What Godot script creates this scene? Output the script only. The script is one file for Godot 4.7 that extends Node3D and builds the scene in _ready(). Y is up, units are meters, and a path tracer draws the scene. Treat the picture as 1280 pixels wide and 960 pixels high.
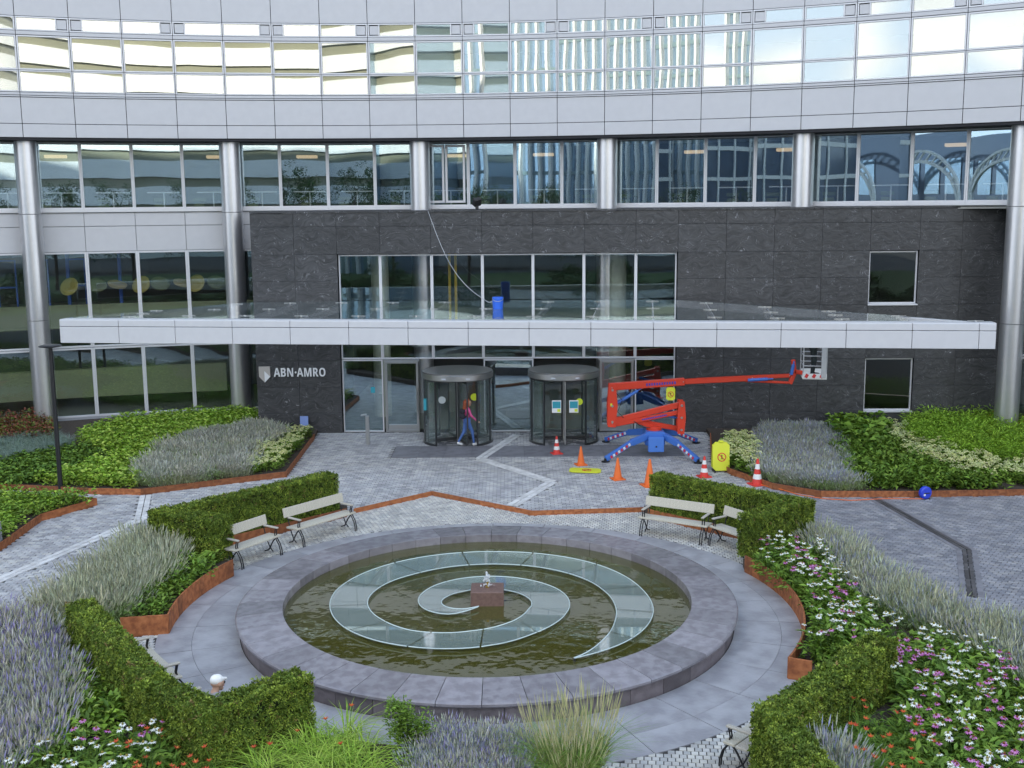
extends Node3D

# ---------------------------------------------------------------- shape collector
class Sh:
	var v := PackedVector3Array()
	var n := PackedVector3Array()
	var c := PackedColorArray()
	var col := Color(1, 1, 1)
	func tri(a: Vector3, b: Vector3, d: Vector3, na: Vector3, nb: Vector3, nd: Vector3) -> void:
		var g := (d - a).cross(b - a)
		if g.dot(na + nb + nd) < 0.0:
			v.append_array([a, d, b]); n.append_array([na, nd, nb])
		else:
			v.append_array([a, b, d]); n.append_array([na, nb, nd])
		c.append_array([col, col, col])
	func flat(a: Vector3, b: Vector3, d: Vector3, hint: Vector3) -> void:
		var g := (d - a).cross(b - a)
		if g.length_squared() < 1e-16:
			return
		g = g.normalized()
		if g.dot(hint) < 0.0:
			g = -g
		tri(a, b, d, g, g, g)
	func quad(a: Vector3, b: Vector3, d: Vector3, e: Vector3, hint: Vector3) -> void:
		flat(a, b, d, hint); flat(a, d, e, hint)
	func box(ctr: Vector3, size: Vector3, bs := Basis.IDENTITY) -> void:
		cbox(ctr, size, 0.0, bs)
	func cbox(ctr: Vector3, size: Vector3, bev := 0.0, bs := Basis.IDENTITY) -> void:
		var h := size / 2.0
		for ax in 3:
			var u := (ax + 1) % 3
			var w := (ax + 2) % 3
			for sgn in [-1.0, 1.0]:
				var p := []
				for q in [[-1, -1], [1, -1], [1, 1], [-1, 1]]:
					var t := Vector3.ZERO
					t[ax] = h[ax] * sgn
					t[u] = (h[u] - bev) * q[0]
					t[w] = (h[w] - bev) * q[1]
					p.append(ctr + bs * t)
				var nn := Vector3.ZERO
				nn[ax] = sgn
				quad(p[0], p[1], p[2], p[3], bs * nn)
		if bev <= 0.0:
			return
		for ax in 3:
			var u := (ax + 1) % 3
			var w := (ax + 2) % 3
			for su in [-1.0, 1.0]:
				for sw in [-1.0, 1.0]:
					var p := []
					for q in [[-1, 0], [1, 0], [1, 1], [-1, 1]]:
						var t := Vector3.ZERO
						t[ax] = (h[ax] - bev) * q[0]
						t[u] = (h[u] - (0.0 if q[1] == 0 else bev)) * su
						t[w] = (h[w] - (bev if q[1] == 0 else 0.0)) * sw
						p.append(ctr + bs * t)
					var nn := Vector3.ZERO
					nn[u] = su
					nn[w] = sw
					quad(p[0], p[1], p[2], p[3], bs * nn)
		for sx in [-1.0, 1.0]:
			for sy in [-1.0, 1.0]:
				for sz in [-1.0, 1.0]:
					var s3 := Vector3(sx, sy, sz)
					var a := Vector3(h.x, h.y - bev, h.z - bev) * s3
					var b := Vector3(h.x - bev, h.y, h.z - bev) * s3
					var d := Vector3(h.x - bev, h.y - bev, h.z) * s3
					flat(ctr + bs * a, ctr + bs * b, ctr + bs * d, bs * s3)
	func beam(a: Vector3, b: Vector3, w: float, hh: float, bev := 0.0) -> void:
		var d := b - a
		var z := d.normalized()
		var up := Vector3.UP if absf(z.y) < 0.95 else Vector3.RIGHT
		var x := up.cross(z).normalized()
		var y := z.cross(x)
		cbox((a + b) / 2.0, Vector3(w, hh, d.length()), bev, Basis(x, y, z))
	func tube(path: Array, radii: Array, sides := 8, caps := true) -> void:
		var rings := []
		var nrm := []
		var m := path.size()
		var ref := Vector3.ZERO
		for i in m:
			var t: Vector3 = (path[min(i + 1, m - 1)] - path[max(i - 1, 0)]).normalized()
			if ref == Vector3.ZERO:
				ref = Vector3.UP if absf(t.y) < 0.9 else Vector3.RIGHT
			var x := ref.cross(t)
			if x.length() < 0.01:
				x = Vector3(0.31, 0.2, 0.9).cross(t)
			x = x.normalized()
			var y := t.cross(x)
			ref = y
			var r: float = radii[i] if i < radii.size() else radii[-1]
			var rg := []
			var rn := []
			for k in sides:
				var a := TAU * k / sides
				var dd := x * cos(a) + y * sin(a)
				rg.append(path[i] + dd * r)
				rn.append(dd)
			rings.append(rg); nrm.append(rn)
		for i in m - 1:
			for k in sides:
				var k2 := (k + 1) % sides
				tri(rings[i][k], rings[i][k2], rings[i + 1][k2], nrm[i][k], nrm[i][k2], nrm[i + 1][k2])
				tri(rings[i][k], rings[i + 1][k2], rings[i + 1][k], nrm[i][k], nrm[i + 1][k2], nrm[i + 1][k])
		if caps:
			for e in [0, m - 1]:
				var hint: Vector3 = (path[0] - path[1]) if e == 0 else (path[m - 1] - path[m - 2])
				for k in range(1, sides - 1):
					flat(rings[e][0], rings[e][k], rings[e][k + 1], hint)
	func lathe(prof: Array, sides := 24, ctr := Vector3.ZERO, a0 := 0.0, a1 := TAU, sharp := true) -> void:
		for i in prof.size() - 1:
			var p: Vector2 = prof[i]
			var q: Vector2 = prof[i + 1]
			var d := q - p
			var nn := Vector2(d.y, -d.x).normalized()
			for k in sides:
				var t0 := a0 + (a1 - a0) * k / sides
				var t1 := a0 + (a1 - a0) * (k + 1) / sides
				var e0 := Vector3(sin(t0), 0, -cos(t0))
				var e1 := Vector3(sin(t1), 0, -cos(t1))
				var y0 := Vector3(0, p.y, 0)
				var y1 := Vector3(0, q.y, 0)
				var n0 := e0 * nn.x + Vector3.UP * nn.y
				var n1 := e1 * nn.x + Vector3.UP * nn.y
				if p.x > 1e-5:
					tri(ctr + e0 * p.x + y0, ctr + e1 * p.x + y0, ctr + e1 * q.x + y1, n0, n1, n1)
				if q.x > 1e-5:
					tri(ctr + e0 * p.x + y0, ctr + e1 * q.x + y1, ctr + e0 * q.x + y1, n0, n1, n0)
	func sector(r0: float, r1: float, y0: float, y1: float, a0: float, a1: float, steps: int, ctr := Vector3.ZERO) -> void:
		for k in steps:
			var t0 := a0 + (a1 - a0) * k / steps
			var t1 := a0 + (a1 - a0) * (k + 1) / steps
			var e0 := Vector3(sin(t0), 0, -cos(t0))
			var e1 := Vector3(sin(t1), 0, -cos(t1))
			var Y0 := Vector3(0, y0, 0) + ctr
			var Y1 := Vector3(0, y1, 0) + ctr
			quad(e0 * r0 + Y1, e1 * r0 + Y1, e1 * r1 + Y1, e0 * r1 + Y1, Vector3.UP)
			quad(e0 * r0 + Y0, e1 * r0 + Y0, e1 * r1 + Y0, e0 * r1 + Y0, Vector3.DOWN)
			quad(e0 * r1 + Y0, e1 * r1 + Y0, e1 * r1 + Y1, e0 * r1 + Y1, e0)
			quad(e0 * r0 + Y0, e1 * r0 + Y0, e1 * r0 + Y1, e0 * r0 + Y1, -e0)
			if k == 0:
				quad(e0 * r0 + Y0, e0 * r1 + Y0, e0 * r1 + Y1, e0 * r0 + Y1, -Vector3(cos(t0), 0, sin(t0)))
			if k == steps - 1:
				quad(e1 * r0 + Y0, e1 * r1 + Y0, e1 * r1 + Y1, e1 * r0 + Y1, Vector3(cos(t1), 0, sin(t1)))
	func prism(poly: PackedVector2Array, y0: float, y1: float) -> void:
		var idx := Geometry2D.triangulate_polygon(poly)
		for i in range(0, idx.size(), 3):
			var a := poly[idx[i]]
			var b := poly[idx[i + 1]]
			var d := poly[idx[i + 2]]
			flat(Vector3(a.x, y1, a.y), Vector3(b.x, y1, b.y), Vector3(d.x, y1, d.y), Vector3.UP)
			flat(Vector3(a.x, y0, a.y), Vector3(b.x, y0, b.y), Vector3(d.x, y0, d.y), Vector3.DOWN)
		var cw := 1.0 if Geometry2D.is_polygon_clockwise(poly) else -1.0
		for i in poly.size():
			var a := poly[i]
			var b := poly[(i + 1) % poly.size()]
			var d := b - a
			var nn := Vector3(d.y, 0, -d.x) * -cw
			quad(Vector3(a.x, y0, a.y), Vector3(b.x, y0, b.y), Vector3(b.x, y1, b.y), Vector3(a.x, y1, a.y), nn)
	func ball(ctr: Vector3, r: Vector3, seg := 12, rng := 8) -> void:
		for i in rng:
			var p0 := PI * i / rng
			var p1 := PI * (i + 1) / rng
			for k in seg:
				var t0 := TAU * k / seg
				var t1 := TAU * (k + 1) / seg
				var q := []
				for pt in [[p0, t0], [p0, t1], [p1, t1], [p1, t0]]:
					q.append(Vector3(sin(pt[0]) * cos(pt[1]), cos(pt[0]), sin(pt[0]) * sin(pt[1])))
				if i > 0:
					tri(ctr + q[0] * r, ctr + q[1] * r, ctr + q[2] * r, q[0], q[1], q[2])
				if i < rng - 1:
					tri(ctr + q[0] * r, ctr + q[2] * r, ctr + q[3] * r, q[0], q[2], q[3])
	func leaf(base: Vector3, dir: Vector3, up: Vector3, ln: float, w: float, fold := 0.25) -> void:
		var side := dir.cross(up).normalized() * w * 0.5
		var nn := side.cross(dir).normalized()
		if nn.dot(up) < 0.0:
			nn = -nn
		var mid := base + dir * ln * 0.45
		var l := mid + side + nn * w * fold
		var r := mid - side + nn * w * fold
		var tip := base + dir * ln - nn * ln * 0.08
		var nl := (nn - side.normalized() * fold).normalized()
		var nr := (nn + side.normalized() * fold).normalized()
		tri(base, l, tip, nl, nl, nl)
		tri(base, tip, r, nr, nr, nr)
	func made() -> ArrayMesh:
		var m := ArrayMesh.new()
		var a := []
		a.resize(Mesh.ARRAY_MAX)
		a[Mesh.ARRAY_VERTEX] = v
		a[Mesh.ARRAY_NORMAL] = n
		a[Mesh.ARRAY_COLOR] = c
		m.add_surface_from_arrays(Mesh.PRIMITIVE_TRIANGLES, a)
		return m

# ---------------------------------------------------------------- naming and tagging
var M := {}
var taken := {}
var rng := RandomNumberGenerator.new()

func numbered(called: String, parent: Node) -> String:
	var key := str(parent.get_instance_id()) + called
	var k: int = taken.get(key, 0)
	taken[key] = k + 1
	return called if k == 0 else "%s_%03d" % [called, k]

func put(o: Node3D, called: String, parent: Node = self) -> Node3D:
	o.name = numbered(called, parent)
	parent.add_child(o, true)
	return o

func tag(o: Node, label: String, category := "", group := "", kind := "") -> Node:
	o.set_meta("label", label)
	if category: o.set_meta("category", category)
	if group: o.set_meta("group", group)
	if kind: o.set_meta("kind", kind)
	return o

func thing(called: String, label: String, category: String, at := Vector3.ZERO, turn := 0.0, group := "") -> Node3D:
	var o := Node3D.new()
	put(o, called)
	o.position = at
	o.rotation.y = turn
	tag(o, label, category, group)
	return o

func obj(called: String, sh, m: Material, parent: Node = self, at := Vector3.ZERO, turn := 0.0) -> MeshInstance3D:
	var o := MeshInstance3D.new()
	o.mesh = sh.made() if sh is Sh else sh
	o.material_override = m
	put(o, called, parent)
	o.position = at
	o.rotation.y = turn
	return o

func solo(called: String, sh, m: Material, label: String, category: String, at := Vector3.ZERO, turn := 0.0, group := "") -> MeshInstance3D:
	var o := obj(called, sh, m, self, at, turn)
	tag(o, label, category, group)
	return o

func structure(called: String, sh, m: Material, label: String) -> MeshInstance3D:
	var o := obj(called, sh, m)
	tag(o, label, "", "", "structure")
	return o

func boxed(size: Vector3, bev := 0.0, ctr := Vector3.ZERO) -> Sh:
	var s := Sh.new()
	s.cbox(ctr, size, bev)
	return s

# ---------------------------------------------------------------- materials
func lin(r: float, g: float, b: float, a := 1.0) -> Color:
	var k := Color(r, g, b).linear_to_srgb()
	k.a = a
	return k

func noise_tex(freq: float, kind := 0, oct := 4, cols := [], stops := [], size := 512, warp := 0.0, sd := 1, normal := false, bump := 4.0) -> NoiseTexture2D:
	var f := FastNoiseLite.new()
	f.seed = sd
	f.noise_type = FastNoiseLite.TYPE_SIMPLEX_SMOOTH if kind < 2 else FastNoiseLite.TYPE_CELLULAR
	f.frequency = freq
	f.fractal_type = FastNoiseLite.FRACTAL_RIDGED if kind == 1 else FastNoiseLite.FRACTAL_FBM
	f.fractal_octaves = oct
	if warp > 0.0:
		f.domain_warp_enabled = true
		f.domain_warp_amplitude = warp
		f.domain_warp_frequency = freq * 0.7
		f.domain_warp_fractal_octaves = 3
	var t := NoiseTexture2D.new()
	t.width = size
	t.height = size
	t.seamless = true
	t.seamless_blend_skirt = 0.2
	t.noise = f
	if normal:
		t.as_normal_map = true
		t.bump_strength = bump
	elif cols.size():
		var g := Gradient.new()
		g.offsets = PackedFloat32Array(stops)
		g.colors = PackedColorArray(cols)
		t.color_ramp = g
	return t

func mat(called: String, color: Color, rough := 0.7, metal := 0.0, tex: Texture2D = null, scale := 1.0, nrm: Texture2D = null, nscale := 0.5, local := false) -> StandardMaterial3D:
	var m := StandardMaterial3D.new()
	m.resource_name = called
	m.albedo_color = color
	m.roughness = rough
	m.metallic = metal
	if tex or nrm:
		m.uv1_triplanar = true
		m.uv1_world_triplanar = not local
		m.uv1_scale = Vector3.ONE * scale
	if tex:
		m.albedo_texture = tex
	if nrm:
		m.normal_enabled = true
		m.normal_texture = nrm
		m.normal_scale = nscale
	M[called] = m
	return m

func plantmat(called: String, thin := 0.25, rough := 0.6) -> StandardMaterial3D:
	var m := mat(called, Color(1, 1, 1), rough)
	m.vertex_color_use_as_albedo = true
	m.backlight_enabled = true
	m.backlight = Color(thin, thin, thin * 0.6)
	m.metallic_specular = 0.35
	return m

func g3(a: float, b: float, c: float) -> Color:
	return Color(a, b, c)

# ---------------------------------------------------------------- the curved office building: a circle in plan
const CXC := -4.3203
const CZC := -6.1874
const RAD := 38.1126
const A0 := -0.3628
const DA := 0.0477
const K0 := -9
const K1 := 30

func arc(k: float, d: float, h: float) -> Vector3:
	var a := A0 + DA * k
	return Vector3(CXC + (RAD + d) * sin(a), h, CZC - (RAD + d) * cos(a))

func module(k: int, d: float) -> Transform3D:
	# frame at the middle of module k: x to the right along the wall, z towards the court
	var a := A0 + DA * (k + 0.5)
	var r := (RAD + d) * cos(DA / 2.0)
	return Transform3D(Basis(Vector3.UP, -a), Vector3(CXC + r * sin(a), 0, CZC - r * cos(a)))

func chord(d: float) -> float:
	return 2.0 * (RAD + d) * sin(DA / 2.0)

func ring(sh: Sh, k0: float, k1: float, d0: float, d1: float, y0: float, y1: float, steps: int) -> void:
	sh.sector(RAD + d0, RAD + d1, y0, y1, A0 + DA * k0, A0 + DA * k1, steps, Vector3(CXC, 0, CZC))

func frame_shape(w: float, y0: float, y1: float, t: float, depth: float, z: float, extra := []) -> Sh:
	# a rectangular window frame; extra: heights of inner rails
	var s := Sh.new()
	for sx in [-1.0, 1.0]:
		s.cbox(Vector3(sx * (w / 2 - t / 2), (y0 + y1) / 2, z), Vector3(t, y1 - y0, depth), 0.006)
	for y in [y0 + t / 2, y1 - t / 2] + extra:
		s.cbox(Vector3(0, y, z), Vector3(w - 2 * t - 0.004, t, depth - 0.008), 0.006)
	return s

func mmi(sh, m: Material, called: String, parent: Node, xf: Transform3D) -> MeshInstance3D:
	var o := MeshInstance3D.new()
	o.mesh = sh
	o.material_override = m
	put(o, called, parent)
	o.transform = xf
	return o

func build_office() -> void:
	var b := thing("office_building", "curved office building clad in pale metal panels with ribbon windows", "building")
	var w := chord(0.0)
	var pw := w - 0.022
	# cladding panel rows: y0, y1
	var rows := [[11.0, 11.475], [11.495, 12.425], [15.3, 16.6]]
	var shapes := []
	for r in rows:
		shapes.append(boxed(Vector3(pw, r[1] - r[0], 0.05), 0.006, Vector3(0, (r[0] + r[1]) / 2, 0.0)).made())
	var bands := []
	for r in [[12.445, 12.49], [12.51, 12.6], [14.64, 14.77]]:
		bands.append(boxed(Vector3(pw, r[1] - r[0], 0.07), 0.004, Vector3(0, (r[0] + r[1]) / 2, 0.015)).made())
	var low := frame_shape(pw, 12.62, 13.385, 0.045, 0.09, 0.0).made()
	var lowp := boxed(Vector3(pw - 0.1, 0.665, 0.012), 0.0, Vector3(0, 13.0025, -0.005)).made()
	var big := frame_shape(pw, 13.4, 14.62, 0.055, 0.09, 0.0).made()
	var bigp := boxed(Vector3(pw - 0.12, 1.1, 0.012), 0.0, Vector3(0, 14.01, -0.005)).made()
	var sfr := {}
	for side in [-1, 1]:
		var s := Sh.new()
		# ribbon strip with a small louvre at one end
		var wg := pw - 0.46
		var gx: float = -side * 0.2
		for y in [14.81, 15.255]:
			s.cbox(Vector3(0, y, 0), Vector3(pw, 0.05, 0.09), 0.005)
		for x in [-pw / 2 + 0.025, pw / 2 - 0.025, gx + side * (wg / 2 - 0.0)]:
			s.cbox(Vector3(x, 15.0325, 0), Vector3(0.05, 0.39, 0.09), 0.005)
		sfr[side] = [s.made(), boxed(Vector3(wg - 0.05, 0.39, 0.012), 0, Vector3(gx, 15.0325, -0.005)).made(),
			boxed(Vector3(0.33, 0.33, 0.03), 0.006, Vector3(side * (pw / 2 - 0.235), 15.0325, 0.005)).made()]
	for k in range(-2, 22):
		var xf := module(k, 0.0)
		for i in 3:
			mmi(shapes[i], M.panel, "cladding_panel", b, xf)
		for i in 3:
			mmi(bands[i], M.panel, "band_panel", b, xf)
		var a := mmi(low, M.alu, "window", b, xf)
		mmi(lowp, M.mirror, "pane", a, Transform3D())
		a = mmi(big, M.alu, "window", b, xf)
		mmi(bigp, M.mirror, "pane", a, Transform3D())
		var sd := 1 if posmod(k, 2) == 0 else -1
		a = mmi(sfr[sd][0], M.alu, "window", b, xf)
		mmi(sfr[sd][1], M.mirror, "pane", a, Transform3D())
		mmi(sfr[sd][2], M.panel, "louvre", a, Transform3D())
	# dark wall behind the joints, floors and the rooms
	var s := Sh.new()
	for r in [[10.96, 12.64], [14.6, 14.83], [15.24, 17.0]]:
		ring(s, K0, K1, 0.035, 0.2, r[0], r[1], K1 - K0)
	obj("wall_core", s, M.dark, b)
	s = Sh.new()
	ring(s, K0, K1, 0.05, 9.0, 11.1, 11.4, K1 - K0)
	ring(s, K0, K1, 0.22, 9.0, 15.3, 15.6, K1 - K0)
	ring(s, K0, 18.4, 1.62, 9.0, 7.9, 8.2, 27)
	ring(s, 18.4, K1, 1.56, 9.0, 8.13, 8.2, 12)
	ring(s, K0, 5, 3.2, 9.0, 3.95, 4.2, 10)
	obj("floor_slab", s, M.plaster, b)
	s = Sh.new()
	ring(s, K0, K1, 0.02, 1.7, 10.9, 10.98, K1 - K0)
	obj("soffit", s, M.dark, b)
	s = Sh.new()
	ring(s, K0, K1, 9.0, 9.2, 0, 76, K1 - K0)
	obj("rear_wall", s, M.roomwall, b)
	s = Sh.new()
	ring(s, K0, 5, 1.4, 9.0, 0.0, 0.05, 10)
	ring(s, 20, K1, 1.4, 9.0, 0.0, 0.05, 6)
	obj("lobby_floor", s, M.lobbyfloor, b)
	for k in [K0, K1]:
		s = Sh.new()
		ring(s, k - 0.1, k + 0.1, 0.0, 9.0, 0, 76, 1)
		obj("end_wall", s, M.panel, b)
	# storeys above the picture: they shade the court and stand in the water's reflection
	var y := 16.62
	while y < 74.0:
		s = Sh.new()
		ring(s, K0, K1, 0.0, 0.3, y, y + 1.3, K1 - K0)
		obj("upper_spandrel", s, M.panel, b)
		s = Sh.new()
		ring(s, K0, K1, 0.1, 0.3, y + 1.3, y + 4.3, K1 - K0)
		obj("upper_glazing", s, M.upperglass, b)
		y += 4.3
	obj("side_wing", boxed(Vector3(48, 76, 20), 0, Vector3(-64, 38, -44)), M.panel, b)
	s = Sh.new()
	ring(s, K0, K1, 0.0, 9.2, 76.0, 76.4, K1 - K0)
	obj("roof", s, M.panel, b)
	# recessed storey behind the columns
	var rw := chord(1.5)
	var rfr := frame_shape(rw - 0.006, 8.23, 10.92, 0.06, 0.1, 0.0, [8.40]).made()
	var rpane := boxed(Vector3(rw - 0.13, 2.43, 0.012), 0, Vector3(0, 9.645, -0.01)).made()
	var rsill := boxed(Vector3(rw - 0.008, 0.13, 0.16), 0.006, Vector3(0, 8.315, 0.06)).made()
	for k in range(-3, 22):
		var a := mmi(rfr, M.alu, "window", b, module(k, 1.5))
		mmi(rpane, M.glass, "pane", a, Transform3D())
		mmi(rsill, M.alu, "sill", a, Transform3D())
	# an opening sash in the bay left of the middle
	var xs := module(8, 1.5)
	var sash := frame_shape(0.8, 8.5, 10.8, 0.09, 0.05, 0.085)
	for sx in [-0.42, 0.42]:
		mmi(sash.made(), M.alu, "sash", b, xs * Transform3D(Basis.IDENTITY, Vector3(sx, 0, 0)))
	# lower left and right: panels, tall windows, ground floor windows
	var p1 := boxed(Vector3(rw - 0.02, 0.5, 0.05), 0.006, Vector3(0, 7.965, 0.03)).made()
	var p2 := boxed(Vector3(rw - 0.02, 0.96, 0.05), 0.006, Vector3(0, 7.215, 0.03)).made()
	var tall := frame_shape(rw - 0.006, 2.98, 6.72, 0.07, 0.11, 0.0).made()
	var tallp := boxed(Vector3(rw - 0.15, 3.6, 0.012), 0, Vector3(0, 4.85, -0.01)).made()
	var low2 := frame_shape(rw - 0.006, 0.2, 2.96, 0.07, 0.11, 0.0).made()
	var low2p := boxed(Vector3(rw - 0.15, 2.62, 0.012), 0, Vector3(0, 1.58, -0.01)).made()
	for k in [-3, -2, -1, 0, 1, 2, 3, 4, 5, 20, 21, 22]:
		var xf := module(k, 1.5)
		mmi(p1, M.panel, "cladding_panel", b, xf)
		mmi(p2, M.panel, "cladding_panel", b, xf)
		var a := mmi(tall, M.alu, "window", b, xf)
		mmi(tallp, M.glasslow, "pane", a, Transform3D())
		a = mmi(low2, M.alu, "window", b, xf)
		mmi(low2p, M.glasslow, "pane", a, Transform3D())
	s = Sh.new()
	for kk in [[K0, 6.0], [20.2, K1]]:
		ring(s, kk[0], kk[1], 1.53, 1.7, 6.7, 8.24, 10)
		ring(s, kk[0], kk[1], 1.44, 1.6, 0.0, 0.2, 10)
	obj("plinth", s, M.greystone, b)
	# columns in sections
	for k in [-4, 0, 4, 8, 12, 16, 20]:
		var c := Node3D.new()
		put(c, "column", b)
		c.position = arc(k, 0.82, 0)
		var cuts := [0.0, 4.19, 8.2, 10.97]
		for i in 3:
			var q := Sh.new()
			q.lathe([Vector2(0.38, cuts[i] + 0.004), Vector2(0.40, cuts[i] + 0.012), Vector2(0.40, cuts[i + 1] - 0.012), Vector2(0.38, cuts[i + 1] - 0.004)], 40)
			obj("column_section", q, M.column, c)
	# what stands in the rooms: hanging lamps and desks upstairs, lounge and curved parapet below
	for k in range(-2, 21):
		var xf := module(k, 1.5)
		if posmod(k * 7, 5) < 2:
			var q := boxed(Vector3(0.85, 0.12, 0.4), 0.02, Vector3(0.1 * (k % 5), 10.45, -1.9))
			mmi(q.made(), M.lampshade, "ceiling_lamp", b, xf)
		var d := Sh.new()
		d.cbox(Vector3(0.15, 9.0, -0.75), Vector3(1.25, 0.04, 0.6), 0.008)
		d.tube([Vector3(0.15, 8.25, -0.75), Vector3(0.15, 8.98, -0.75)], [0.03], 6)
		mmi(d.made(), M.deskwhite, "desk", b, xf)
		var e := boxed(Vector3(0.5, 0.14, 0.05), 0.02, Vector3(-0.45 + 0.2 * (k % 3), 8.72, -1.3))
		e.cbox(Vector3(-0.45 + 0.2 * (k % 3), 8.42, -1.3), Vector3(0.4, 0.3, 0.4), 0.02)
		mmi(e.made(), M.palegreen, "office_chair", b, xf)
	s = Sh.new()
	ring(s, K0, 4.3, 3.0, 3.2, 3.6, 4.55, 24)
	obj("mezzanine_parapet", s, M.palegreen, b)
	s = Sh.new()
	ring(s, -4, 3.6, 4.2, 4.5, 0.55, 1.75, 24)
	obj("reception_counter", s, M.palegreen, b)
	for q in [[0.6, 0], [1.1, 1], [1.5, 2], [2.0, 0], [2.35, 1], [2.8, 2], [3.1, 0], [3.5, 1]]:
		var p := arc(q[0], 3.75, 4.75)
		var d := Sh.new()
		d.lathe([Vector2(0, 0), Vector2(0.36, 0.02), Vector2(0.4, 0.12), Vector2(0.3, 0.16), Vector2(0, 0.14)], 16)
		var o := obj("lounge_chair", d, [M.olive, M.palegreen, M.tan][q[1]], b, p + Vector3(0, 0.1, 0))
		o.rotation = Vector3(PI / 2 - 0.5 - 0.4 * q[1], 0.8 * q[1], 0.2)
		o.position.y += 0.35
	for q in [0.55, 1.55, 3.85]:
		var d := boxed(Vector3(0.12, 3.2, 0.12), 0.01, Vector3(0, 5.0, 0))
		obj("lobby_post", d, M.yellowpost if q > 3 else M.bluepost, b, arc(q, 4.6, 0))
	for q in [-1.2, -0.6, 0.0, 0.7]:
		var d := Sh.new()
		for y2 in [5.2, 6.3]:
			d.cbox(Vector3(0, y2, 0), Vector3(0.75, 0.07, 0.07), 0.01)
		for x2 in [-0.34, 0.34]:
			d.cbox(Vector3(x2, 5.2, 0), Vector3(0.07, 2.2, 0.07), 0.01)
		obj("blue_frame", d, M.bluepost, b, arc(q, 5.0, 0), -(A0 + DA * q))

# ---------------------------------------------------------------- the stone entrance block
const WX := -9.5
const WZ := -41.0
const WANG := 0.0291

func wall_point(s: float, h: float, out := 0.0) -> Vector3:
	return Vector3(WX + s * cos(WANG) - out * sin(WANG), h, WZ + s * sin(WANG) + out * cos(WANG))

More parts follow.
